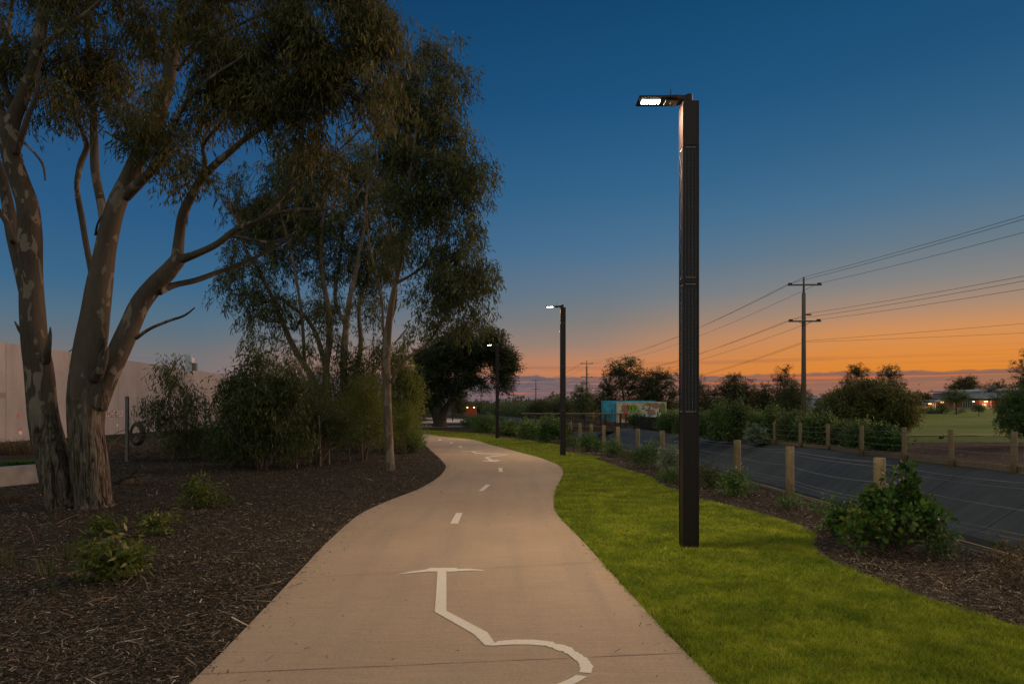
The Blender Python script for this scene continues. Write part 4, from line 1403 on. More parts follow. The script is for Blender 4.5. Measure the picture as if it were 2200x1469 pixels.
def round_leaf_shrub():
    """big glossy shrub: oval leaves with a fold, red-gold new growth at the tips"""
    rg = np.random.default_rng(500)
    b = G(1925, 1195); s = b.y / F
    Wm, Hm = 215 * s, 195 * s
    root = empty('shrub', b, 'large glossy shrub with round leaves and red-tipped new growth by the near fence', 'shrub')
    shp = rl
    bl = [(Vector((fx * Wm, rg.uniform(-.08, .08) * Wm, fy * Hm)), rx * Wm, rx * Wm, ry * Hm, rx * ry) for fx, fy, rx, ry in shp]
    C = blob_centers(bl, 210, rg, .45)
    C = C[C[:, 2] > .08]
    tb = MB(); V = []; Q = []
    for c in C:
        st = np.array([c[0] * .25, c[1] * .25, c[2] * .3])
        tb.tube([Vector(st), Vector(st * .4 + c * .6) + Vector((0, 0, .03)), Vector(c)], [.008, .005, .003], 5, cap=False)
    sizes = []
    for c in C:
        n = rg.integers(9, 15)
        for k in range(n):
            dr = rg.normal(size=3); dr[2] += .5; dr /= np.linalg.norm(dr)
            p = c + dr * rg.uniform(.01, .07)
            L = rg.uniform(.045, .075); W_ = L * .72
            nn = rg.normal(size=3); nn[1] -= 1.0; nn[2] += .5
            sd_ = np.cross(dr, nn); sd_ /= np.linalg.norm(sd_)
            up = np.cross(sd_, dr)
            i0 = len(V)
            for t, w_ in ((0, .02), (.25, .75), (.55, 1.0), (.85, .6)):
                for q, lift in ((-1, .18), (0, 0), (1, .18)):
                    V.append(p + dr * t * L + sd_ * q * w_ * W_ / 2 + up * (lift * W_ * w_ * .5))
            V.append(p + dr * L)
            for r in range(3):
                for cc in range(2):
                    a = i0 + r * 3 + cc
                    Q.append((a, a + 1, a + 4, a + 3))
            sizes.append(i0)
            Q.append((i0 + 9, i0 + 10, i0 + 12, i0 + 12))
            Q.append((i0 + 10, i0 + 11, i0 + 12, i0 + 12))
    q4 = [q for q in Q if q[2] != q[3]]; t3 = [q[:3] for q in Q if q[2] == q[3]]
    cb = MB(); cb.add(np.array(V), q4, t3)
    tb.build('stem', M['twig'], root, smooth=True)
    cb.build('foliage', M['glossy'], root, smooth=True)


round_leaf_shrub()
SH = [  # cx, base, w, h, mat, label, L, W, K
    (1815, 1150, 74, 70, 'glossy', 'small leafy shrub close left of the large glossy shrub', .07, .035, 40),
    (1700, 1094, 34, 34, 'grn', 'small spiky plant at the foot of the second near post', .09, .014, 18),
    (1764, 1106, 40, 40, 'grn', 'thin pale plant between two near fence posts', .07, .014, 14),
    (2022, 1205, 40, 78, 'grn', 'upright spiky plant right of the large glossy shrub', .08, .012, 26),
    (2176, 1262, 90, 110, 'rust', 'sparse rusty shrub at the right edge of the photo', .06, .012, 20),
    (1580, 1066, 62, 60, 'grn', 'rounded green shrub right of the nearest lamp post', .07, .024, 60),
    (1528, 1050, 56, 60, 'bushd', 'dark narrow-leaved shrub just right of the nearest lamp post', .08, .014, 60),
    (1445, 1022, 52, 72, 'grey', 'silvery shrub just left of the nearest lamp post', .08, .02, 90),
    (1447, 1036, 60, 34, 'light', 'low bright plant below the silvery shrub', .07, .03, 36),
    (1392, 1006, 74, 66, 'grn', 'bushy green shrub with a tall tip left of the silvery shrub', .08, .02, 90),
    (1350, 990, 40, 26, 'bushd', 'low dark plant between two near shrubs by the fence', .07, .016, 28),
    (1318, 982, 46, 40, 'grn', 'mid green shrub right of the round shrub by the second lamp', .08, .022, 60),
    (1266, 970, 54, 46, 'grn', 'dense round shrub just right of the second lamp post', .08, .026, 110),
    (1228, 962, 34, 28, 'grn', 'small shrub hugging the right side of the second lamp post', .08, .024, 46),
]
for i, (cx, by, wp, hp, mt, lb, L_, W_, K_) in enumerate(SH):
    shrub('shrub', lb, 'shrub', cx, by, wp, hp, M[mt], 520 + i, L_, W_, K_, 26, .1, .16, stems=5, stem_px=2, shape=rl if i in (9, 4) else dome)
# hedge of bushes further along the bed, between lamps two and three
HG = [(1180, 951, 60, 62, 'grn', 'tall leafy bush left of the second lamp post'), (1140, 944, 60, 46, 'light', 'broad pale bush in the row left of the second lamp'),
      (1100, 938, 46, 34, 'bushd', 'dark low bush right of the third lamp post'), (1086, 934, 36, 30, 'light', 'small yellow-green bush beside the third lamp post'),
      (1042, 928, 60, 40, 'light', 'wide bush left of the third lamp post'), (1018, 919, 50, 28, 'grn', 'low far bush beyond the third lamp on the left'),
      (1065, 915, 60, 22, 'grn', 'flat far bush behind the third lamp post'), (1205, 944, 40, 40, 'bushd', 'dark bush hidden behind the second lamp post')]
for i, (cx, by, wp, hp, mt, lb) in enumerate(HG):
    s_ = F * CAMZ / (by - HY) / F
    shrub('bush', lb, 'bush', cx, by, wp, hp, M[mt], 560 + i, .13, .05, 130, 30, .2, .3, stems=5, stem_px=1.2, shape=dome, jit=.08)

# ------------------------------------------------------------------ lamps
def solar_mat():
    m, n, b = new_mat('solar cells')
    tcn = n.new('ShaderNodeTexCoord').outputs['Object']
    s = n.new('ShaderNodeSeparateXYZ')
    n.put(s.inputs[0], tcn)
    fr = n.math('FRACT', n.math('DIVIDE', s.outputs[2], 0.042))
    ln = n.mapr(n.math('ABSOLUTE', n.math('SUBTRACT', fr, 0.5)), 0.46, 0.49, 0, 1)
    c = n.mix(n.math('MULTIPLY', ln, .6), (0.008, 0.009, 0.013, 1), (0.05, 0.045, 0.045, 1))
    n.put(b.inputs['Base Color'], c)
    b.inputs['Roughness'].default_value = 0.22
    b.inputs['Specular IOR Level'].default_value = 0.3
    return m


M['solar'] = solar_mat()
M['led'] = emit('led glow', (1.0, 0.93, 0.80, 1), 26.0)
LAMP_POWER = 690.0


def make_lamp(label):
    root = empty('solar_street_lamp', (0, 0, 0), label, 'street lamp', 'solar column lamps along the path')
    hw = 0.094; top = 5.17
    # column: extruded profile with corner posts and recessed faces
    m_ = MB()
    for sx in (-1, 1):
        for sy in (-1, 1):
            m_.box(min(sx * hw, sx * (hw - .022)), max(sx * hw, sx * (hw - .022)), min(sy * hw, sy * (hw - .022)), max(sy * hw, sy * (hw - .022)), 0, top)
    m_.box(-hw + .010, hw - .010, -hw + .010, hw - .010, 0, top - .003)
    for z0, z1 in ((4.66, 5.172), (3.075, 3.105), (0.03, 1.55)):
        m_.box(-hw + .004, hw - .004, -hw + .004, hw - .004, z0, z1)
    m_.box(-hw - .006, hw + .006, -hw - .006, hw + .006, -0.02, 0.03)
    m_.build('column', M['pole'], root)
    # solar panels, upper and lower, on the four faces
    for z0, z1 in ((3.12, 4.64), (1.57, 3.06)):
        for fc in range(4):
            a = fc * math.pi / 2
            c_, s_ = math.cos(a), math.sin(a)
            rot = lambda x, y, z: (c_ * x - s_ * y, s_ * x + c_ * y, z)
            pb = MB()
            y = -hw + .006
            pw = .066
            pb.add([rot(-pw, y, z0), rot(pw, y, z0), rot(pw, y, z1), rot(-pw, y, z1),
                    rot(-pw, y + .006, z0), rot(pw, y + .006, z0), rot(pw, y + .006, z1), rot(-pw, y + .006, z1)],
                   [(0, 1, 2, 3), (0, 4, 5, 1), (1, 5, 6, 2), (2, 6, 7, 3), (3, 7, 4, 0)])
            po = pb.build('solar_panel', M['solar'], root)
            lb_ = MB()
            def bar(x0, x1, za, zb):
                lb_.add([rot(x0, y - .002, za), rot(x1, y - .002, za), rot(x1, y - .002, zb), rot(x0, y - .002, zb)], [(0, 1, 2, 3)])
            bar(-.062, -.003, z1 - .012, z1 - .005); bar(.003, .062, z1 - .012, z1 - .005)
            bar(-.062, .062, z0 + .005, z0 + .012)
            for x in (-.061, -.022, .018, .059):
                z = z0 + .014
                while z < z1 - .05:
                    bar(x - .0011, x + .0011, z, z + .037)
                    z += .042
            lb_.build('busbar', M['bus'], po)
    # neck and head
    nk = MB()
    nk.tube([(-.0, 0, top - .01), (0, 0, top + .105)], [.042, .042], 20)
    nk.build('spigot', M['pole'], root, smooth=False)
    am = MB()
    # swept arm from the spigot to the flat head
    X0, X1 = -.60, .0
    zb, zt = 5.195, 5.22
    prof_ = [(-.60, 5.196, 5.214), (-.30, 5.196, 5.216), (-.16, 5.196, 5.222), (-.08, 5.19, 5.243), (-.03, 5.185, 5.262), (.01, 5.18, 5.268)]
    V = []
    for x, z0, z1 in prof_:
        y0, y1 = (-.125, .125) if x < -.10 else ((-.07, .07) if x < -.05 else (-.035, .035))
        V += [(x, y0, z0), (x, y1, z0), (x, y1, z1), (x, y0, z1)]
    Q = [(0, 3, 2, 1)]
    for i in range(len(prof_) - 1):
        for k in range(4):
            k2 = (k + 1) % 4
            Q.append((i * 4 + k, i * 4 + k2, i * 4 + 4 + k2, i * 4 + 4 + k))
    Q.append(tuple((len(prof_) - 1) * 4 + k for k in range(4)))
    am.add(V, Q)
    hd = am.build('lamp_head', M['pole'], root)
    ant = MB(); ant.tube([(-.215, .0, 5.21), (-.208, .0, 5.345)], .006, 6)
    ant.build('antenna', M['black'], hd)
    led = MB()
    for i in range(7):
        for j in range(3):
            cx, cy = -.545 + i * .032, -.030 + j * .034
            ring = [(cx + math.cos(a) * .013, cy + math.sin(a) * .013, 5.1955) for a in np.linspace(0, 2 * math.pi, 9)[:-1]]
            dome_ = [(cx + math.cos(a) * .008, cy + math.sin(a) * .008, 5.188) for a in np.linspace(0, 2 * math.pi, 9)[:-1]]
            led.add(ring + dome_ + [(cx, cy, 5.186)], [(k, (k + 1) % 8, 8 + (k + 1) % 8, 8 + k) for k in range(8)], [(8 + k, 8 + (k + 1) % 8, 16) for k in range(8)])
    led.build('led_array', M['led'], hd, smooth=True)
    sb = MB(); sb.box(-.285, -.145, -.06, .07, 5.178, 5.1955)
    so_ = sb.build('sensor_box', simple('sensor housing', (0.16, 0.14, 0.13), .5), hd)
    sc = MB(); sc.tube([(-.21, 0, 5.179), (-.21, 0, 5.168)], [.018, .012], 12)
    sc.build('sensor_eye', M['black'], so_, smooth=True)
    # the light itself
    ld = bpy.data.lights.new('lamp_light', 'SPOT')
    ld.energy = LAMP_POWER
    ld.color = (1.0, 0.76, 0.48)
    ld.spot_size = R(164)
    ld.spot_blend = 0.45
    ld.shadow_soft_size = 0.10
    lo_ = bpy.data.objects.new('lamp_light', ld)
    COL.objects.link(lo_)
    lo_.parent = root
    lo_.location = (-.46, 0, 5.165)
    lo_.rotation_euler = (0, R(-14), 0)
    return root


lamp = make_lamp('nearest and tallest solar lamp column with black panels on the lawn')
spots = [(2.068, 7.98, 'nearest and tallest solar lamp column with black panels on the lawn'),
         (1.78, 23.9, 'second solar lamp column, mid distance on the lawn'),
         (-.82, 38.0, 'third solar lamp column in front of the round dark tree'),
         (-8.6, 99.0, 'far lamp column behind the round dark tree beside the far path'),
         (-15.5, 190.0, 'farthest tiny lamp column beyond the round dark tree')]
for i, (x, y, lb) in enumerate(spots):
    o = lamp if i == 0 else copy_tree(lamp)
    o.location = (x, y, 0)
    o['label'] = lb
# the next lamp of the row stands behind the camera
o = copy_tree(lamp)
o.location = (2.35, -7.6, 0)
o['label'] = 'solar lamp column of the same row standing behind the viewpoint'

# ------------------------------------------------------------------ fences
def net_panels(mb, line, h0, h1, cell=.055, w_=.0008):
    """crossed fine wires between two points"""
    a, b = Vector(line[0]), Vector(line[1])
    L = (b - a).length; dd = (b - a).normalized()
    n_ = int(L / cell)
    H = h1 - h0
    for i in range(-int(H / cell), n_):
        for sgn in (1, -1):
            x0 = i * cell; x1 = x0 + H
            if sgn < 0: x0, x1 = x1, x0
            # clip
            def cl(xa, za, xb, zb):
                if xa > xb: xa, za, xb, zb = xb, zb, xa, za
                if xb <= 0 or xa >= L: return None
                if xa < 0: za += (zb - za) * (0 - xa) / (xb - xa); xa = 0
                if xb > L: zb = za + (zb - za) * (L - xa) / (xb - xa); xb = L
                return xa, za, xb, zb
            r_ = cl(x0, h0, x1, h1)
            if not r_: continue
            xa, za, xb, zb = r_
            p = a + dd * xa + Vector((0, 0, za)); q = a + dd * xb + Vector((0, 0, zb))
            s_ = Vector((0, 0, w_))
            mb.add([tuple(p - s_), tuple(q - s_), tuple(q + s_), tuple(p + s_)], [(0, 1, 2, 3)])


def post_mesh(h, r, seed):
    mb = MB()
    mb.tube([(0, 0, -.1), (0, 0, h * .33), (0, 0, h * .66), (0, 0, h - .006), (0, 0, h)], [r * 1.03, r, r * .99, r * .98, r * .93], 16, wob=.015, seed=seed)
    return mb


def wire_fence(name, label, posts, h, r, wires, net, kerb_side, kerb_h=.12, group=None):
    root = empty(name, (posts[0][0], posts[0][1], 0), label, 'fence', group)
    ox, oy = posts[0]
    proto = None
    for i, (x, y) in enumerate(posts):
        if i < 3:
            pm_ = post_mesh(h, r, 40 + i)
            o = pm_.build('post', M['timber'], root, smooth=True)
            protos = (locals().get('protos') or []) + [o]
        else:
            o = protos[i % 3].copy(); COL.objects.link(o); o.parent = root
        o.location = (x - ox, y - oy, 0)
        o.rotation_euler = (random.uniform(-.012, .012), random.uniform(-.012, .012), random.uniform(0, 6))
    for wz, tw in wires:
        wm = MB()
        for k in range(len(posts) - 1):
            a = Vector((posts[k][0] - ox, posts[k][1] - oy, wz)); b = Vector((posts[k + 1][0] - ox, posts[k + 1][1] - oy, wz))
            sag = random.uniform(.015, .05)
            pts = [a.lerp(b, t) - Vector((0, 0, sag * 4 * t * (1 - t))) for t in (0, .2, .4, .6, .8, 1)]
            off = Vector((-r - .004, 0, 0))
            wm.tube([p + off for p in pts], tw, 4, cap=False)
        wm.build('wire', M['wire'], root)
    if net:
        nm = MB()
        for k in range(min(net, len(posts) - 1)):
            a = (posts[k][0] - ox - r - .006, posts[k][1] - oy, 0); b = (posts[k + 1][0] - ox - r - .006, posts[k + 1][1] - oy, 0)
            net_panels(nm, (a, b), .03, h - .12)
        nm.build('netting', M['net'], root)
    km = MB()
    for k in range(len(posts) - 1):
        a = Vector((posts[k][0] - ox + kerb_side, posts[k][1] - oy, kerb_h / 2)); b = Vector((posts[k + 1][0] - ox + kerb_side, posts[k + 1][1] - oy, kerb_h / 2))
        dd = (b - a).normalized() * .01
        km.obox(a + dd, b - dd, .045, kerb_h)
    km.build('kerb_board', M['kerb'], root)
    return root


nearY = [4.3, 6.85, 9.70, 12.70, 15.35, 18.6, 22.0, 24.9, 27.6, 30.2, 33.0, 36.0, 39.5]
near_posts = [(lerp_line(NEAR, y), y) for y in nearY]
# set the visible ones by the picture
for i, (px_, Yv) in enumerate([(1888, 9.70), (1697, 12.70), (1584, 15.35), (1490, 18.6), (1423.5, 22.0), (1370, 24.4), (1328, 27.3), (1297, 30.0), (1270, 32.6), (1246, 35.4), (1226, 38.4)]):
    near_posts[2 + i] = ((px_ - HX) * Yv / F, Yv)
wire_fence('wire_fence', 'near timber post and wire fence along the right mulch bed', near_posts, .92, .078,
           [(.86, .0042), (.80, .003), (.58, .0038), (.33, .0038), (.28, .003), (.10, .0036)], 5, .09, .05)
far_posts = []
for px_, by in [(2330, 1031), (2178, 1014.5), (2044, 999.5), (1943.5, 988), (1851, 976.8), (1779, 966), (1719.5, 959.5), (1665, 954), (1608, 948.5), (1566, 944.5), (1527, 941)]:
    p = G(px_, by); far_posts.append((p.x, p.y))
wire_fence('wire_fence', 'far timber post and wire fence across the drain', far_posts, 1.04, .075,
           [(.93, .006), (.70, .006), (.47, .006), (.25, .006)], 0, .09, .16)

# black picket fence along the far bank
pf = [(1510, 939), (1488, 936), (1462, 933), (1438, 930), (1414, 927), (1392, 924), (1375, 922), (1362, 921)]
pp = [G(x, y) for x, y in pf]
root = empty('picket_fence', pp[0], 'black picket fence running from the footbridge to the far wire fence', 'fence')
mb = MB()
for a, b in zip(pp[:-1], pp[1:]):
    n_ = max(2, int((b - a).length / .11))
    for z in (.18, .95):
        mb.obox(a + Vector((0, 0, z)), b + Vector((0, 0, z)), .03, .04)
    for k in range(n_):
        p = a.lerp(b, k / n_)
        mb.obox(p + Vector((0, 0, .02)), p + Vector((0, 0, 1.05)), .022, .022)
child(mb, 'railing', M['black'], root)
for p in pp:
    mb = MB(); mb.obox(p + Vector((0.02, -.03, 0)), p + Vector((.02, -.03, 1.12)), .07, .07)
    child(mb, 'post', M['black'], root)

# footbridge over the drain
M['deck'] = simple('bridge timber', (0.07, 0.045, 0.03), .85, 0, .3, 6)
bY0, bY1, bX0, bX1 = 60.5, 63.6, .85, 10.1
root = empty('footbridge', (bX0, bY0, 0), 'dark timber footbridge with slatted railings crossing the drain', 'bridge')
mb = MB(); mb.box(bX0, bX1, bY0, bY1, -.05, .06); mb.box(bX0, bX1, bY0 - .06, bY0 - .01, -.35, .12)
child(mb, 'deck', M['deck'], root)
for yy in (bY0 + .05, bY1 - .05):
    mb = MB()
    tr = MB(); tr.obox((bX0, yy, 1.27), (bX1, yy, 1.27), .12, .06); child(tr, 'handrail', simple('handrail highlight tone', (.30, .24, .18), .7), root)  # paler than the railing: the top highlight is put into its colour
    mb.obox((bX0, yy, 1.225), (bX1, yy, 1.225), .05, .02); mb.obox((bX0, yy, .22), (bX1, yy, .22), .05, .05)
    x = bX0
    while x < bX1:
        mb.obox((x, yy, .2), (x, yy, 1.24), .03, .03); x += .15
    rl_ = child(mb, 'railing', M['deck'], root)
    for k in range(6):
        mb = MB()
        x = bX0 + (bX1 - bX0) * k / 5
        mb.obox((x, yy - .06, 0), (x, yy - .06, 1.24), .10, .10)
        mb.v = [v - np.array(root.location) for v in mb.v]
        mb.build('post', M['black'], rl_)

# red timber screen posts left of the bridge
# orange bollard
p = G(1275, 908)
root = empty('bollard', p, 'orange bollard behind the footbridge railing', 'bollard')
mb = MB(); mb.tube([(0, 0, 0), (0, 0, 1.22), (0, 0, 1.27)], [.10, .10, .06], 14)
mb.build('post', M['orange'], root, smooth=True)
mb = MB(); mb.tube([(0, 0, 1.05), (0, 0, 1.10)], [.104, .104], 14, cap=False); mb.build('reflective_band', M['paint'], root, smooth=True)
# boulders
for i, (x, y, wd_, ht, lb) in enumerate([(1296, 912, 34, 14, 'rounded boulder nearest the blue container'), (1262, 909, 24, 11, 'boulder just left of the orange bollard'), (1232, 907, 22, 10, 'boulder seen through the bridge railing beside the second lamp'),
                                         (986, 893, 30, 10, 'low dark rock heap beside the far path')]):
    p = G(x, y); s = p.y / F
    bm = bmesh.new()
    bmesh.ops.create_icosphere(bm, subdivisions=3, radius=1.0)
    rg = np.random.default_rng(i + 9)
    ph = rg.uniform(0, 6, 6)
    for v in bm.verts:
        c = v.co
        k = 1 + .14 * math.sin(c.x * 3 + ph[0]) * math.sin(c.y * 2.6 + ph[1]) + .1 * math.sin(c.z * 5 + ph[2] + c.x * 4) + .05 * math.sin(c.y * 9 + ph[3])
        v.co = Vector((c.x * wd_ * s / 2 * k, c.y * wd_ * s / 2.4 * k, max(-.1, c.z * k) * ht * s * .95))
    me = bpy.data.meshes.new('boulder'); bm.to_mesh(me); bm.free(); me.materials.append(M['stone'])
    o = bpy.data.objects.new('boulder', me); COL.objects.link(o); o.location = p
    tag(o, lb, 'boulder', 'boulders near the footbridge' if i < 3 else None)

# ------------------------------------------------------------------ painted containers
M['cblue'] = simple('container blue', (0.06, 0.40, 0.56), .5, 0, .25, 1.2)
M['ccream'] = simple('container cream', (0.68, 0.60, 0.46), .55, 0, .15, 1.2)
MUR = {k: simple('mural ' + k, c, .6, 0, .2, 3) for k, c in dict(green=(.16, .48, .08), dgreen=(.03, .12, .05), orange=(.55, .14, .03), pink=(.40, .20, .24), brown=(.18, .08, .04), olive=(.22, .24, .06), white=(.6, .55, .48), teal=(.06, .35, .40), lime=(.35, .5, .12)).items()}


def container(x0, x1, y0, h, mat, label, endmat, z0=0.02):
    L = x1 - x0
    root = empty('shipping_container', (x0, y0, z0), label, 'container')
    mb = MB()
    n_ = int(L / .28)
    V = []
    for i in range(n_ * 4 + 1):
        t = i / (n_ * 4)
        k = i % 4
        yy = .06 if k in (1, 2) else .02
        V.append((t * L, yy, .12)); V.append((t * L, yy, h - .1))
    mb.add(V, [(2 * i, 2 * i + 2, 2 * i + 3, 2 * i + 1) for i in range(n_ * 4)])
    mb.build('side_wall', mat, root)
    eb = MB(); eb.box(.02, .06, .06, 2.40, .1, h - .08); eb.box(L - .06, L - .02, .06, 2.40, .1, h - .08)
    for k in range(9):
        eb.box(.0, .02, .15 + k * .25, .27 + k * .25, .14, h - .12)
    eb.box(.06, L - .06, 2.3, 2.38, .1, h - .08)
    eb.build('end_wall', endmat, root)
    fr = MB()
    for x in (0, L - .12):
        fr.box(x, x + .12, -.01, .10, 0, h); fr.box(x, x + .12, 2.34, 2.44, 0, h)
    for z in (0, h - .11):
        fr.box(.12, L - .12, -.008, .05, z, z + .11)
    fr.box(.03, L - .03, .1, 2.34, h - .07, h - .02)
    fr.build('frame', mat, root)
    return root, L


cY = 83.0
c1, L1 = container((1325 - HX) * cY / F, (1432 - HX) * cY / F, cY, 2.55, M['ccream'], 'cream shipping container painted with a mural of fruit and leaves', M['cblue'])
c2, L2 = container((1297.5 - HX) * 87 / F, (1408 - HX) * 87 / F, 87.0, 2.75, M['cblue'], 'taller blue painted shipping container behind the mural container', M['cblue'])


def ell(mb, cx, cz, rx, rz, y=-.012, rot=0.0, n=20, pointy=False):
    pts = []
    for k in range(n):
        a = 2 * math.pi * k / n
        ex, ez = math.cos(a) * rx, math.sin(a) * rz
        if pointy: ez *= abs(math.cos(a * .5)) ** .5 if False else (1 - abs(math.cos(a)) ** 3 * .9)
        pts.append((cx + ex * math.cos(rot) - ez * math.sin(rot), y, cz + ex * math.sin(rot) + ez * math.cos(rot)))
    pts.append((cx, y, cz))
    mb.add(pts, None, [(n, (k), ((k + 1) % n)) for k in range(n)])


mur = {k: MB() for k in MUR}
for cx, cz, r_ in ((2.0, 1.75, .5),):
    ell(mur['green'], cx, cz, .62, .55, -.020)
    for k in range(7):
        a = k * .9
        ell(mur['lime'], cx + math.cos(a) * .34, cz + math.sin(a) * .3, .2, .22, -.024)
for k in range(5):
    ell(mur['orange'], .75 + k * .16, 1.7 + .1 * (k % 2), .07, .55, -.020, .25 - k * .12)
ell(mur['orange'], .75, .75, .42, .32, -.020); ell(mur['orange'], 1.1, .95, .28, .35, -.022)
ell(mur['pink'], .95, 1.55, .2, .18, -.03)
ell(mur['orange'], 3.95, 2.25, .36, .2, -.020); ell(mur['pink'], 4.8, 2.1, .5, .32, -.020); ell(mur['pink'], 4.2, 1.3, .48, .3, -.021, .3)
ell(mur['olive'], 5.55, 1.8, .35, .6, -.020)
for k in range(5):
    ell(mur['brown'], 1.3 + k * .3, .65, .08, .4, -.019, .1)
rgm = np.random.default_rng(3)
for k in range(46):
    x_, z_ = rgm.uniform(.2, 5.8), rgm.uniform(.35, 2.3)
    ell(mur['dgreen' if k % 3 else 'teal'], x_, z_, .26, .075, -.016, rgm.uniform(0, 3.1), 14, True)
for k in range(12):
    ell(mur['olive' if k % 2 else 'white'], rgm.uniform(.3, 5.7), rgm.uniform(.4, 2.2), .12, .1, -.018)
mm = MB(); mats_ = []
for k, m_ in mur.items():
    if m_.n:
        m_.tm = [t_ * 0 + len(mats_) for t_ in m_.tm]
        mm.t += [t_ + mm.n for t_ in m_.t]; mm.tm += m_.tm; mm.v += m_.v; mm.n += m_.n
        mats_.append(MUR[k])
mm.build('mural', mats_, c1)
mb = MB()
for k in range(5):
    ell(mb, .5 + k * .12, 2.3 - .12 * (k % 3), .3, .03, -.02, .6)
mb.build('mural', MUR['teal'], c2)

# ------------------------------------------------------------------ power poles and wires
PP = [(33.5, -44, 13), (25.0, 58.5, 13), (17.3, 158, 13.2), (8.7, 249, 13), (.8, 352, 13), (-8.0, 470, 13), (-17.0, 560, 13), (-34, 660, 13), (-62, 760, 13)]
plabels = ['power pole of the same line standing behind the viewpoint', 'tallest timber power pole with two crossarms right of the nearest lamp', 'second power pole rising above trees right of the second lamp',
           'third power pole, between the second and third lamps', 'fourth power pole, shorter, right of the third lamp', 'fifth power pole close right of the third lamp post', 'sixth power pole just left of the third lamp post', 'seventh tiny power pole near the horizon', 'eighth and farthest tiny power pole']


def make_pole():
    root = empty('power_pole', (0, 0, 0), plabels[0], 'power pole', 'timber power poles along the drain')
    mb = MB(); mb.tube([(0, 0, -.2), (0, 0, 6), (0, 0, 11.6)], [.23, .19, .16], 14, wob=.02); mb.tube([(0, 0, 11.6), (0, 0, 12.95)], [.09, .08], 8)
    mb.build('pole', M['polew'], root, smooth=True)
    for z, l in ((12.25, 1.42), (9.15, 1.36)):
        mb = MB(); mb.box(-l, l, -.28, -.16, z - .06, z + .06)
        ca = mb.build('crossarm', M['polew'], root)
        mb = MB()
        for x in (-l + .05, l - .35, ):
            mb.box(x, x + .3, -.29, -.15, z + .062, z + .17)
        mb.build('insulator', M['black'], ca)
    mb = MB(); mb.box(.18, .62, -.07, .05, 9.68, 9.8)
    mb.build('insulator', M['black'], root)
    mb = MB(); mb.tube([(-.5, -.22, 9.12), (0, -.2, 8.75), (.5, -.22, 9.12)], .02, 5)
    mb.build('brace', M['galv'], root)
    return root


pole0 = make_pole()
for i, (x, y, h) in enumerate(PP):
    o = pole0 if i == 0 else copy_tree(pole0)
    dxx, dyy = (PP[min(i + 1, len(PP) - 1)][0] - PP[max(i - 1, 0)][0], PP[min(i + 1, len(PP) - 1)][1] - PP[max(i - 1, 0)][1])
    o.location = (x, y, 0)
    o.rotation_euler = (0, 0, math.atan2(-dxx, dyy) - .12)
    o['label'] = plabels[i]
ATT = [(0, 12.95, 'top'), (-1.25, 12.4, 'upper left'), (1.25, 12.4, 'upper right'), (.4, 9.85, 'middle'), (-1.2, 9.3, 'lower left'), (1.2, 9.3, 'lower right'), (.2, 7.5, 'bottom left'), (.25, 7.4, 'bottom right')]
spn = ['from the tallest pole out past the right edge', 'between the tallest and the second pole', 'between the second and third poles', 'between the third and fourth poles', 'between the fourth and fifth poles', 'between the fifth and sixth poles', 'between the sixth and seventh poles', 'between the seventh and eighth poles']
for i in range(len(PP) - 1):
    for j, (ax, az_, nm) in enumerate(ATT):
        if i > 3 and j in (6, 7): continue
        a = Vector((PP[i][0] + ax, PP[i][1], az_)); b = Vector((PP[i + 1][0] + ax, PP[i + 1][1], az_))
        if i == 0:
            if j == 6: a = Vector((46, 40, 8.1))
            if j == 7: a = Vector((48, 46, 7.5))
        sag = .0165 * (b - a).length * (1.0 if j < 6 else 1.3)
        if i == 0 and j >= 6: sag = .1
        pts = [a.lerp(b, t) - Vector((0, 0, sag * 4 * t * (1 - t))) for t in np.linspace(0, 1, 19)]
        mb = MB(); mb.tube(pts, .014 if j < 6 else .012, 4, cap=False)
        base = (0, 0, 0)
        tag(mb.build('power_line', M['cable'], smooth=True), f'{nm} power wire {spn[i]}', 'power wire', f'overhead wires {spn[i]}')

# ------------------------------------------------------------------ warehouse wall on the left
wx = lambda Y: -25.1 - .068 * (Y - 33.5)
joints = [6.6, 12.1, 17.6, 23.0, 28.4, 33.9, 39.3, 44.9, 50.2, 55.5, 60.8, 66.2, 71.6, 77.0]
base = Vector((wx(33.9), 33.9, 0))
root = empty('warehouse', base, 'long warehouse of pale tilt-up concrete panels behind the gum trees', 'building')
WH = 4.93
for k in range(len(joints) - 1):
    y0, y1 = joints[k] + .012, joints[k + 1] - .012
    mb = MB()
    mb.add([(wx(y0), y0, -.05), (wx(y1), y1, -.05), (wx(y1), y1, WH), (wx(y0), y0, WH),
            (wx(y0) - .18, y0, -.05), (wx(y1) - .18, y1, -.05), (wx(y1) - .18, y1, WH), (wx(y0) - .18, y0, WH)],
           [(0, 1, 2, 3), (3, 2, 6, 7), (0, 3, 7, 4), (1, 5, 6, 2), (4, 7, 6, 5)])
    child(mb, 'wall_panel', M['wall'], root)
mb = MB()
y0, y1 = joints[0], joints[-1]
mb.add([(wx(y0) - .25, y0, -.05), (wx(y1) - .25, y1, -.05), (wx(y1) - .25, y1, WH - .3), (wx(y0) - .25, y0, WH - .3),
        (wx(y0) - 22, y0, 0), (wx(y1) - 22, y1, 0), (wx(y1) - 22, y1, WH + .1), (wx(y0) - 22, y0, WH + .1), ],
       [(0, 1, 2, 3), (3, 2, 6, 7), (0, 3, 7, 4), (1, 5, 6, 2)])
child(mb, 'roof', simple('dark joint backing', (.05, .045, .04), .9), root)
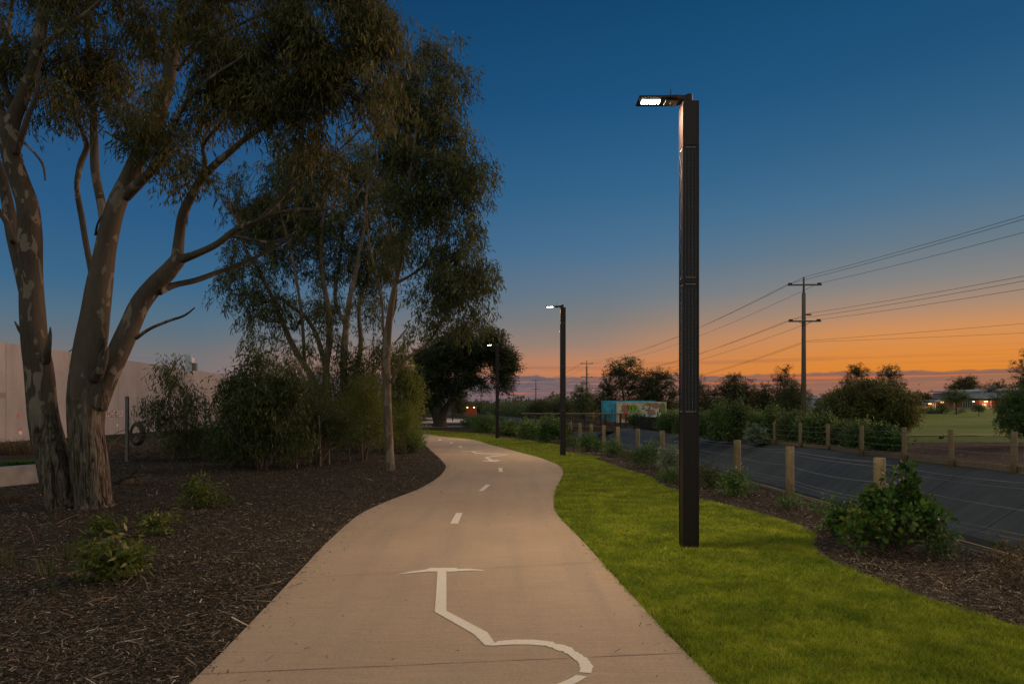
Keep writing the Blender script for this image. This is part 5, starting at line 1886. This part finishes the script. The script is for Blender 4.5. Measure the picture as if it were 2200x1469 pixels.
# grey painted patch with lettering and a pale bar
def wall_rect(ya, yb, za, zb, mat, name, par=root, off=.004):
    mb = MB()
    mb.add([(wx(ya) + off, ya, za), (wx(yb) + off, yb, za), (wx(yb) + off, yb, zb), (wx(ya) + off, ya, zb)], [(0, 1, 2, 3)])
    return child(mb, name, mat, par)
def wallYZ(px_, py_):
    # point on the wall plane
    k = (px_ - HX) / F
    Y = (-25.1 + .068 * 33.5) / (k + .068)
    return Y, CAMZ + (HY - py_) * Y / F
ya, zt_ = wallYZ(210, 895); yb, zb_ = wallYZ(254, 906)
wall_rect(ya, yb, 1.12, 1.55, simple('grey paint patch', (.17, .155, .16), .9), 'paint_patch')
ya2, _ = wallYZ(0, 850); yb2, _ = wallYZ(12, 850)
wall_rect(28.4, 33.86, 2.15, 2.45, simple('grey band', (.20, .20, .20), .9), 'paint_patch', off=.006)
cu = bpy.data.curves.new('graffiti', 'FONT')
cu.body = 'LOVE RUS'
cu.size = .58
cu.extrude = .002
cu.materials.append(simple('chalk paint', (.62, .58, .55), .9))
to = bpy.data.objects.new('graffiti', cu); COL.objects.link(to); to.parent = root
yt, _ = wallYZ(226, 900)
to.location = Vector((wx(yt) + .02, yt, 1.15)) - base
to.rotation_euler = (R(90), 0, R(90) + math.atan(.068))
to.scale = (.86, 1, 1)
bpy.context.view_layer.update()
gme = bpy.data.meshes.new_from_object(to)
tm = bpy.data.objects.new('graffiti', gme); COL.objects.link(tm); tm.parent = root
tm.location = to.location; tm.rotation_euler = to.rotation_euler; tm.scale = to.scale
bpy.data.objects.remove(to); tm.name = 'graffiti'
for (px_, py_, c) in ((40, 893, (.45, .12, .10)), (43, 922, (.5, .14, .12)), (43, 929, (.6, .55, .5)), (252, 913, (.6, .5, .5)), (252, 890, (.4, .12, .1))):
    yq, zq = wallYZ(px_, py_)
    wall_rect(yq - .12, yq + .12, zq - .09, zq + .09, simple('wall sign paint', c, .7), 'wall_sticker', off=.008)
# thin roof braces
for (xa, ya_, xb, yb_) in ((148, 755, 178, 735), (164, 757, 190, 738), (228, 745, 246, 762), (228, 752, 240, 769)):
    mb = MB(); mb.tube([P(xa, ya_, 42.5), P(xb, yb_, 42.5)], .03, 6)
    child(mb, 'roof_brace', M['black'], root)
# exhaust duct with hooded top
dY = 52.5
mb = MB()
dp = lambda x, y: P(x, y, dY)
s = dY / F
xm = (404.5 - HX) * s; hwD = 7.2 * s
prof_ = []
mb.box(xm - hwD, xm + hwD, dY, dY + .5, 4.5, CAMZ + (HY - 772) * s)
# curved hood: sweep in x
cz = CAMZ + (HY - 772) * s
N_ = 8
V = []
for i in range(N_ + 1):
    a = math.pi * .62 * i / N_
    ox_, oz_ = xm - hwD * 1.0, cz
    r1 = hwD * 2.0
    for yy_ in (dY, dY + .5):
        V.append((ox_ + math.cos(a) * r1, yy_, oz_ + math.sin(a) * r1 * .8))
        V.append((ox_ + math.cos(a) * hwD * .12, yy_, oz_ + math.sin(a) * hwD * .10))
Q = []
for i in range(N_):
    b = i * 4
    Q += [(b, b + 2, b + 6, b + 4), (b, b + 4, b + 5, b + 1), (b + 2, b + 3, b + 7, b + 6)]
mb.add(V, Q)
child(mb, 'exhaust_duct', simple('bright sheet metal', (.50, .54, .58), .5, .3), root)
mb = MB(); mb.box(xm + hwD * 1.1, xm + hwD * 2.2, dY, dY + .3, 4.6, 5.2)
child(mb, 'roof_vent', M['galv'], root)

# steel posts near the wall
for i, (x, yt_, yb_, lb) in enumerate([(273, 851, 991, 'tall galvanised steel post nearest the gum trees'), (340, 858, 960, 'steel post seen through the left of the sapling'), (397, 856, 985, 'steel post seen through the right of the sapling'),
                                       (441, 856, 945, 'steel post right of the sapling in front of the wall'), (480, 860, 935, 'farthest steel post at the edge of the thicket')]):
    p = G(x, yb_); h = (yb_ - yt_) * p.y / F
    mb = MB()
    mb.box(-.04, .04, -.045, -.037, 0, h); mb.box(-.04, .04, .037, .045, 0, h); mb.box(-.006, .006, -.037, .037, 0, h)
    o = mb.build('steel_post', M['galv']); o.location = p
    tag(o, lb, 'post', 'galvanised posts by the wall')
# coiled hose / tyre leaning on the first post
p = G(292, 985)
root = empty('hose_coil', p, 'large coiled ribbed hose hanging beside the tall steel post', 'hose')
s = p.y / F
mb = MB()
for k in range(3):
    pts = [(math.cos(a) * (.17 + .03 * k), .05 * k, (985 - 932) * s + math.sin(a) * (.30 + .025 * k)) for a in np.linspace(0, 2 * math.pi, 29)]
    mb.tube(pts, .045, 8)
mb.build('coil', simple('weathered hose', (.075, .065, .05), .9), root, smooth=True)
mb = MB()
pts = [(.15 + math.cos(a) * .22, .1, (985 - 925) * s + math.sin(a) * .28) for a in np.linspace(-1.2, 2.0, 16)]
mb.tube(pts, .03, 8)
mb.build('hose_end', simple('weathered hose end', (.11, .10, .08), .8), root, smooth=True)
# low concrete block wall
M['block'] = simple('low wall concrete', (.34, .32, .29), .9, 0, .15, 3, .3)
root = empty('low_wall', G(0, 1048), 'low pale concrete block wall at the left edge behind the leaning gum', 'wall')
mb = MB()
a = G(-150, 1062); b = G(90, 1037); c = G(165, 1028)
for p, q, nm in ((a, b, 0), (b, c, 1)):
    d_ = (q - p).normalized(); nrm = Vector((-d_.y, d_.x, 0)) * .3
    h = .40
    mb.add([tuple(p), tuple(q), tuple(q + nrm), tuple(p + nrm)] + [tuple(v + Vector((0, 0, h))) for v in (p, q, q + nrm, p + nrm)],
           [(0, 1, 5, 4), (1, 2, 6, 5), (2, 3, 7, 6), (3, 0, 4, 7), (4, 5, 6, 7)])
child(mb, 'block', M['block'], root)

# ------------------------------------------------------------------ background trees
def far_tree(label, cx, base_y, wpx, hpx, Y, mat, seed, shape=None, K=150, per=26, name='tree', trunk=True, leaf=None, group=None, spray=None, droop=.3, tw=None, cat='tree'):
    """picture size at a given real distance; stands on the ground there"""
    s = Y / F
    X_ = (cx - HX) * s
    zb = zr(X_, Y)
    by = HY + (CAMZ - zb) / s
    h = (by - (base_y - hpx * 1.06)) # px height from real ground to the crown top
    L_ = leaf or max(.10, min(.5, 2.6 * s))
    return shrub(name, label, cat, cx, by, wpx * 1.12, h, mat, seed, L_, L_ * .36, K, per, droop, spray or L_ * 2.2, stems=4 if not tw else 1, stem_px=tw or (wpx * .035 + 1), zb=zb, Y0=Y,
                 barkm=M['barkd'], shape=shape or tall, group=group, jit=L_ * .4, lo=.02)


# round dark tree by the path
linesR = [[(945, 918, 34), (944, 905, 28), (935, 885, 19), (922, 860, 14), (908, 830, 11), (915, 790, 8), (930, 750, 5)],
          [(945, 916, 30), (947, 900, 26), (958, 878, 15), (975, 850, 12), (990, 825, 9), (1010, 795, 7), (1040, 765, 5), (1070, 750, 3)],
          [(940, 905, 18), (944, 870, 13), (940, 830, 10), (955, 780, 7), (970, 740, 4)],
          [(985, 835, 7), (1010, 830, 5), (1040, 815, 3), (1060, 800, 2)]]
blobsR = [(925, 790, 40, 50, 0, 1.3), (950, 760, 50, 40, 0, 1.2), (985, 745, 45, 35, 0, 1.2), (1045, 735, 42, 32, 0, 1.3), (1080, 765, 32, 28, 0, 1.2), (1092, 780, 22, 24, 0, 1), (1015, 770, 35, 28, 0, .8),
          (975, 800, 40, 35, 0, 1.1), (930, 840, 40, 35, 0, 1), (1010, 810, 28, 20, 0, .8), (1025, 822, 22, 16, 0, .9), (1075, 820, 28, 16, 0, 1), (910, 820, 25, 30, 0, 1), (1060, 785, 30, 20, 0, .6), (960, 830, 30, 25, 0, .8), (995, 720, 30, 18, 0, .8)]
px_tree('round_tree', 'dark spreading dense-crowned tree beside the path behind the third lamp', 'tree', (945, 917), 64.0, linesR, blobsR, 2000, 46, .30, .075, leaf_mat('dark round tree leaves', (.030, .045, .020), (.07, .095, .04), (.11, .13, .055)),
        M['barkd'], .7, .1, 31, twf=.25, seg=10, twr=.03, jitter=.12, shell=.42, cl=22, cr=(.42, .42, .34))

BT = [  # label,cx,base,w,h,Y,mat,shape,K
    ('big bushy dark tree behind the mural container, taller left half', 1350, 905, 120, 137, 98, 'farleaf', [(0, .5, .5, .36), (-.1, .74, .34, .22), (.05, .9, .2, .1), (.3, .45, .26, .3), (-.3, .42, .24, .3)], 520),
    ('broad bushy tree behind the mural container, right half', 1415, 905, 100, 115, 97, 'farleaf', dome + [(.1, .8, .35, .18)], 420),
    ('slim tree right behind the second power pole', 1252, 900, 60, 78, 115, 'fargrn', tall, 170),
    ('small dark tree right of the second power pole', 1290, 900, 46, 62, 118, 'farleaf', dome, 130),
    ('low tree left of the second power pole behind the second lamp', 1205, 898, 60, 46, 120, 'farleaf', dome, 130),
    ('dark shrubby tree in the far row left of the second lamp', 1165, 893, 70, 40, 125, 'farleaf', dome, 150),
    ('tree just right of the nearest lamp in the far row', 1498, 905, 60, 100, 84, 'farleaf', tall, 200),
    ('low dark tree in the far row right of the nearest lamp', 1535, 905, 60, 82, 86, 'farleaf', dome, 170),
    ('narrow tree with a round tip in the far row', 1572, 905, 58, 104, 82, 'farleaf', lolly + tall, 260),
    ('wide dark tree in the far row left of the tall power pole', 1600, 905, 80, 92, 84, 'farleaf', tall, 260),
    ('tall pointed tree closest left of the tall power pole', 1685, 905, 60, 120, 80, 'farleaf', col_shape, 230),
    ('bushy tree touching the tall power pole from the left', 1705, 905, 80, 88, 76, 'farleaf', tall, 260),
    ('dark tree between two far row trees left of the tall power pole', 1645, 905, 60, 86, 82, 'farleaf', tall, 200),
    ('rounded green bush right of the foot of the tall power pole', 1780, 930, 80, 80, 48, 'fargrn', dome, 240),
    ('low dark tree right of the tall power pole on the skyline', 1810, 895, 90, 64, 110, 'farleaf', dome, 200),
    ('tall airy tree, left one of the pair behind the big willow bush', 1843, 895, 56, 112, 92, 'farleaf', [(0, .82, .4, .16), (-.35, .66, .3, .12), (.1, .6, .4, .14), (0, .35, .5, .25)], 230),
    ('tall airy tree, right one of the pair behind the big willow bush', 1913, 895, 60, 110, 95, 'farleaf', [(0, .82, .38, .16), (-.3, .62, .25, .1), (.2, .62, .35, .14), (0, .35, .45, .25)], 230),
    ('dark round tree left of the school lights', 1985, 890, 46, 50, 230, 'farleaf', dome, 120),
    ('big dark tree behind the school roof', 2073, 886, 72, 78, 250, 'farleaf', lolly + dome, 240),
    ('bushy tree behind the right part of the school', 2142, 888, 70, 74, 260, 'farleaf', dome, 160),
    ('dark tree far behind the school beside the right edge', 2196, 888, 60, 80, 240, 'farleaf', dome, 120),
    ('distant tree beyond the road near the lit pavilion', 1032, 892, 34, 30, 260, 'farleaf', dome, 110),
    ('distant tree left of the lit pavilion behind the round dark tree', 985, 895, 44, 60, 180, 'farleaf', tall, 130),
    ('leaning dark trees filling the gap behind the round dark tree', 900, 912, 60, 70, 85, 'farleaf', dome, 200),
]
for i, (lb, cx, by, wp, hp, Y, mt, shp, K_) in enumerate(BT):
    far_tree(lb, cx, by, wp, hp, Y, M[mt], 700 + i, shp, int(K_ * 2.2))
# willow-like bush, round topiary tree at right, field trees
far_tree('large rounded olive bush hanging over the far bank, right of the tall power pole', 1868, 940, 165, 122, 40, M['olive'], 760, [(0, .6, .48, .34), (-.3, .5, .26, .3), (.3, .52, .28, .34), (0, .82, .34, .18), (.34, .35, .18, .24)], 900, 34, leaf=.16, droop=.7, name='bush', cat='bush')
far_tree('dense dark round bush at the right edge beside the far fence', 2215, 955, 120, 125, 30, M['grn'], 761, [(0, .55, .5, .42), (-.12, .4, .42, .32), (.2, .7, .36, .3), (-.1, .75, .3, .22)], 700, 34, leaf=.10, name='bush', cat='bush')
far_tree('tall dark tree rising at the right edge above the round bush', 2205, 915, 90, 165, 70, M['farleaf'], 762, col_shape, 420, 34)
far_tree('small umbrella-shaped tree in front of the school awning', 2055, 895, 56, 58, 118, M['fargrn'], 763, [(0, .76, .42, .24), (-.2, .62, .28, .14), (.25, .66, .25, .16), (0, .52, .3, .1)], 190, 26, tw=3)
far_tree('tiny round sapling on the field in front of the school door', 2104, 897, 24, 29, 105, M['fargrn'], 764, [(0, .68, .46, .3)], 70, 24, tw=1.5)
far_tree('sparse bare-looking leaning tree in front of the school', 2147, 893, 60, 66, 120, M['farleaf'], 765, [(-.05, .72, .45, .2), (.3, .6, .25, .14), (-.3, .82, .25, .12), (0, .92, .25, .08)], 110, 14, tw=3)
far_tree('low dark hedge bushes on the field left of the umbrella tree', 2022, 892, 90, 24, 125, M['fargrn'], 766, [(0, .4, .5, .4), (-.3, .3, .3, .3), (.05, .8, .16, .35)], 200, 26, name='hedge', cat='hedge')

# bushes along the far bank behind the fence
FB = [(1520, 942, 70, 62, 'light'), (1548, 946, 56, 88, 'light'), (1590, 946, 66, 92, 'fargrn'), (1628, 948, 60, 70, 'light'), (1662, 950, 60, 78, 'light'), (1702, 954, 64, 76, 'fargrn'), (1740, 957, 60, 66, 'light'),
      (1775, 958, 70, 70, 'light'), (1815, 962, 60, 60, 'fargrn'), (1850, 966, 60, 60, 'light'), (1625, 952, 34, 34, 'grey'), (1890, 966, 70, 56, 'grn'), (1440, 930, 56, 50, 'light'), (1470, 934, 40, 44, 'light'), (1365, 914, 40, 26, 'light'), (1480, 930, 50, 54, 'fargrn'), (1920, 968, 40, 36, 'grn')]
fbl = ['first', 'second', 'third', 'fourth', 'fifth', 'sixth', 'seventh', 'eighth', 'ninth', 'tenth']
FBL = ['pale bush just right of the nearest lamp behind the far fence', 'cone-shaped pale bush, second right of the nearest lamp', 'tall mid-green bush left of the silvery one on the far bank', 'pale bush above the small silvery shrub on the far bank', 'leafy pale bush midway between nearest lamp and tall power pole',
       'green bush left of the foot of the tall power pole', 'pale bush right at the foot of the tall power pole', 'broad pale bush right of the tall power pole foot', 'green bush left of the big olive bush', 'pale bush beneath the left side of the big olive bush', 'small silvery shrub behind the far fence wires',
       'dark glossy bush under the big olive bush', 'yellow-green bush in front of the mural container right end', 'pale bush between mural container and nearest lamp', 'small bush at the foot of the mural container', 'mid-green bush hidden behind the nearest lamp column', 'low bush at the right end of the far bank thicket']
for i, (cx, by, wp, hp, mt) in enumerate(FB):
    shrub('bush', FBL[i], 'bush', cx, by, wp, hp, M[mt], 800 + i, .15, .055, 150, 30, .15, .35, stems=4, stem_px=1.5, shape=[dome, conic, tall][i % 3] if i != 1 else conic, jit=.1)
# long low scrub along the drain in the distance (one mass)
mb = MB()
rg = np.random.default_rng(900)
n = 9000
Yv = rg.uniform(128, 300, n)
Xv = np.array([lerp_line(FAR, y) for y in Yv]) + rg.uniform(1.5, 11, n) + (Yv - 75) * .03
zz = np.array([zr(x, min(y, 320)) for x, y in zip(Xv, Yv)]) + rg.random(n) ** .7 * (2.2 + .9 * np.sin(Yv * .3))
C = np.stack([Xv, Yv, zz], 1)
v, q = sprays(C, 9, .7, .2, .42, .16, rg, .25)
mb.add(v, q)
tag(mb.build('scrub', M['fargrn']), 'long band of dark scrub along the far side of the drain in the distance', 'scrub', kind='stuff')
# far skyline tree belt (one mass)
mb = MB()
n = 15000
th = rg.uniform(-0.9, 0.95, n)
rad = rg.uniform(420, 620, n)
hgt = 3.0 + 4.5 * (np.sin(th * 40) * .5 + .5) * (np.sin(th * 97 + 1) * .5 + .5) + 2.5 * (np.sin(th * 13 + 2) * .5 + .5)
C = np.stack([rad * np.sin(th), rad * np.cos(th), rg.random(n) * hgt * np.where(th > .05, 1.5, 1.0)], 1)
v, q = sprays(C, 7, 3.0, .1, 2.2, 1.1, rg, 1.2)
mb.add(v, q)
tag(mb.build('far_wood', M['farleaf']), 'dark belt of far trees along the horizon', 'wood', kind='stuff')

# ------------------------------------------------------------------ school buildings right
M['brick'] = simple('red brick', (.26, .065, .045), .9, 0, .2, 2)
M['metalroof'] = simple('pale metal roof', (.26, .30, .34), .8, 0, .08, .5)
M['clad'] = simple('blue grey cladding', (.30, .35, .39), .6, 0, .1, .5)
M['glassd'] = simple('dark glazing', (.03, .045, .05), .15)
M['whitep'] = simple('white post paint', (.55, .53, .5), .6)
M['lamp_on'] = emit('warm wall lamp', (1.0, .62, .22, 1), 4.0)
M['lamp_wht'] = emit('cool wall lamp', (.75, 1.0, .85, 1), 4.0)
M['fence_wall'] = simple('timber paling', (.12, .10, .08), .9)
SY = 205.0
ss = SY / F
zs = zr((2100 - HX) * ss, SY)
sx = lambda px_: (px_ - HX) * ss
sz = lambda py_: CAMZ + (HY - py_) * ss


def bx(mb, x0, x1, y0, y1, dy0, dy1, m=0):
    mb.box(sx(x0), sx(x1), SY + dy0, SY + dy1, sz(y1), sz(y0), m)


root = empty('school_hall', (sx(2070), SY, zs), 'school hall with pale metal roof and red brick lower wall', 'building')
mb = MB(); bx(mb, 1998, 2260, 860, 884, 0, 14); child(mb, 'brick_wall', M['brick'], root)
mb = MB(); bx(mb, 2066, 2260, 842, 854, 3, 14); child(mb, 'upper_wall', M['clad'], root)
mb = MB()
V = [(sx(2058), SY + 2.5, sz(841.5)), (sx(2260), SY + 2.5, sz(834)), (sx(2260), SY + 14.5, sz(830)), (sx(2058), SY + 14.5, sz(838))]
V += [(x, y, z - .35) for x, y, z in V]
mb.add(V, [(0, 1, 2, 3), (4, 7, 6, 5), (0, 4, 5, 1), (1, 5, 6, 2), (2, 6, 7, 3), (3, 7, 4, 0)])
mb.v[-1][:, 2] += .1
child(mb, 'roof', M['metalroof'], root)
mb = MB(); bx(mb, 2060, 2260, 852, 855.5, -2.2, 3); child(mb, 'awning', M['metalroof'], root)
mb = MB(); bx(mb, 1992, 2040, 858.5, 861, -1.2, 8); child(mb, 'awning', M['metalroof'], root)
mb = MB(); bx(mb, 2068, 2089, 862, 876, -.12, -.02); wn = child(mb, 'window', M['glassd'], root)
mb = MB()
for x in (2068, 2073, 2078, 2083, 2089):
    bx(mb, x - .25, x + .25, 862, 876, -.2, -.13)
mb.v = [v - np.array(root.location) for v in mb.v]; mb.build('frame', M['whitep'], wn)
mb = MB(); bx(mb, 2109, 2119, 867, 877, -.12, -.02); child(mb, 'door', M['clad'], root)
mb = MB(); bx(mb, 2112, 2116, 869.3, 870.8, -.2, -.13); child(mb, 'door_sign', M['whitep'], root)
mb = MB(); bx(mb, 1998, 2260, 875, 880.5, -.35, -.24); child(mb, 'plinth', simple('grey plinth', (.22, .22, .22), .9), root)
mb = MB(); bx(mb, 2113.5, 2119, 861.2, 863.6, -.6, -.2); child(mb, 'wall_lamp', M['lamp_on'], root)
mb = MB(); bx(mb, 2089, 2091, 861.6, 863.2, -.6, -.2); child(mb, 'wall_lamp', M['lamp_wht'], root)
mb = MB(); bx(mb, 2164, 2172, 826, 838, 6, 8); child(mb, 'roof_vent', M['metalroof'], root)
for x in (2046, 2100, 2108, 2125, 2146):
    mb = MB(); bx(mb, x - .4, x + .4, 858, 880, -1.0, -.8); child(mb, 'downpipe', M['clad'], root)
for (px_, py_, e) in ((2116, 864, 200), (2001, 866, 160), (1975, 868.5, 160)):
    ld = bpy.data.lights.new('wall_lamp_light', 'POINT'); ld.energy = e; ld.color = (1, .62, .28); ld.shadow_soft_size = .2
    lo_ = bpy.data.objects.new('wall_lamp_light', ld); COL.objects.link(lo_)
    lo_.parent = root
    lo_.location = Vector((sx(px_), SY - 1.2 if px_ > 2050 else SY - 3.5, sz(py_) - .1)) - Vector(root.location)
root = empty('walkway_shelter', (sx(1975), SY - 4, zs), 'covered walkway with posts and two lit lamps left of the school hall', 'shelter')
mb = MB(); bx(mb, 1955, 1988, 865.4, 866.6, -5, -1); bx(mb, 1986, 2006, 861, 862.6, -5, -1); child(mb, 'roof', M['metalroof'], root)
for x in (1967, 1984.5, 1988.5, 2004):
    mb = MB(); bx(mb, x - .5, x + .5, 866.6 if x < 1986 else 862.6, 881.5, -4.9, -4.6); child(mb, 'post', M['whitep'], root)
mb = MB(); bx(mb, 1955, 2003, 871, 881, -.9, -.7); child(mb, 'back_fence', M['fence_wall'], root)
for x, y in ((1975.5, 867.8), (2001, 864.6)):
    mb = MB(); bx(mb, x - 2.6, x + 2.6, y - .9, y + .9, -5.3, -5.05); child(mb, 'lamp', M['lamp_on'], root)
# houses beyond
M['roofd'] = simple('dark tiled roof', (.06, .06, .065), .8)


def house(label, x0, x1, ytop, yeave, ybase, Yh, wallm, roofm):
    s_ = Yh / F
    X0, X1 = (x0 - HX) * s_, (x1 - HX) * s_
    zz_ = lambda y: CAMZ + (HY - y) * s_
    zg = min(zr((X0 + X1) / 2, min(Yh, 320)), zz_(ybase))
    root = empty('house', ((X0 + X1) / 2, Yh, zg), label, 'house')
    mb = MB(); mb.box(X0 + .3, X1 - .3, Yh, Yh + 8, zg - .2, zz_(yeave)); child(mb, 'wall', wallm, root)
    mb = MB(); ze, zt2 = zz_(yeave), zz_(ytop); w4 = (X1 - X0) * .25
    mb.add([(X0, Yh - .5, ze), (X1, Yh - .5, ze), (X1, Yh + 8.5, ze), (X0, Yh + 8.5, ze), (X0 + w4, Yh + 4, zt2), (X1 - w4, Yh + 4, zt2)],
           [(0, 1, 5, 4), (2, 3, 4, 5), (3, 2, 1, 0)], [(1, 2, 5), (3, 0, 4)])
    child(mb, 'roof', roofm, root)
    mb = MB(); xm_ = (X0 + X1) / 2; mb.box(xm_ - 1, xm_ + 1, Yh - .06, Yh - .02, zg + 1, zz_(yeave) - .5); child(mb, 'window', M['glassd'], root)
    return root


house('dark roofed house left of the school walkway', 1950, 1990, 853, 862, 880, 260, M['fence_wall'], M['roofd'])
house('low house with dark roof between the umbrella tree and the walkway', 2005, 2036, 853, 860, 880, 270, M['fence_wall'], M['roofd'])
house('pale roofed house glimpsed right of the tall power pole', 1742, 1775, 851, 856, 878, 230, M['clad'], M['metalroof'])
# sports ground bits seen between bushes
root = empty('goal_post', (*(P(1816, 880, 110).xy), zr(54, 110)), 'white sports goal post seen between bushes on the field', 'goal post')
gx, gy, gz = root.location
mb = MB(); mb.tube([(0, 0, 0), (0, 0, 2.9)], .07, 8); mb.build('upright', M['whitep'], root, smooth=True)
mb = MB(); mb.tube([(1.05, 0, 0), (1.05, 0, 1.8)], .06, 8); mb.build('upright', M['whitep'], root, smooth=True)
mb = MB(); mb.tube([(-.5, 0, 1.75), (2.2, 0, 1.75)], .05, 8); mb.build('crossbar', M['whitep'], root, smooth=True)

# lit pavilion in the left distance
root = empty('pavilion', (-14, 165, 0), 'small pavilion with orange lit lamps beyond the round dark tree', 'building')
mb = MB(); mb.box(-11.0, -8.7, 165, 168, 0, 2.4); child(mb, 'wall', M['brick'], root)
mb = MB(); mb.box(-11.3, -8.4, 163.6, 168.4, 2.4, 2.65); child(mb, 'roof', M['roofd'], root)
for x in (-10.7, -9.1):
    mb = MB(); mb.box(x - .14, x + .14, 163.7, 163.9, 2.0, 2.3); child(mb, 'lamp', M['lamp_on'], root)
ld = bpy.data.lights.new('pavilion_light', 'POINT'); ld.energy = 18; ld.color = (1, .5, .2)
lo_ = bpy.data.objects.new('pavilion_light', ld); COL.objects.link(lo_); lo_.parent = root; lo_.location = (4.1, -1.6, 1.6)

# small rabbit on the verge grass
rp = Vector((P(2023, 0, 37).x, 37, .02))
bm = bmesh.new()
def sph(c, r):
    geo = bmesh.ops.create_icosphere(bm, subdivisions=2, radius=1.0)
    for v in geo['verts']:
        v.co = Vector((v.co.x * r[0] + c[0], v.co.y * r[1] + c[1], v.co.z * r[2] + c[2]))
sph((0, 0, .11), (.17, .10, .11)); sph((-.09, 0, .13), (.11, .09, .12)); sph((.16, 0, .2), (.075, .055, .06)); sph((.215, 0, .185), (.035, .035, .03))
sph((.14, .02, .29), (.015, .012, .06)); sph((.12, -.02, .29), (.015, .012, .06)); sph((-.2, 0, .1), (.035, .03, .035)); sph((.1, .04, .03), (.03, .02, .04)); sph((-.08, .06, .03), (.08, .025, .03))
me = bpy.data.meshes.new('rabbit'); bm.to_mesh(me); bm.free()
me.materials.append(simple('rabbit fur', (.06, .045, .035), .95))
o = bpy.data.objects.new('rabbit', me); COL.objects.link(o); o.location = rp; o.scale = (.75, .75, .75)
rm = o.modifiers.new('join', 'REMESH'); rm.mode = 'VOXEL'; rm.voxel_size = .012
tag(o, 'small brown rabbit sitting on the grass verge behind the far fence', 'rabbit')
print('scene built')
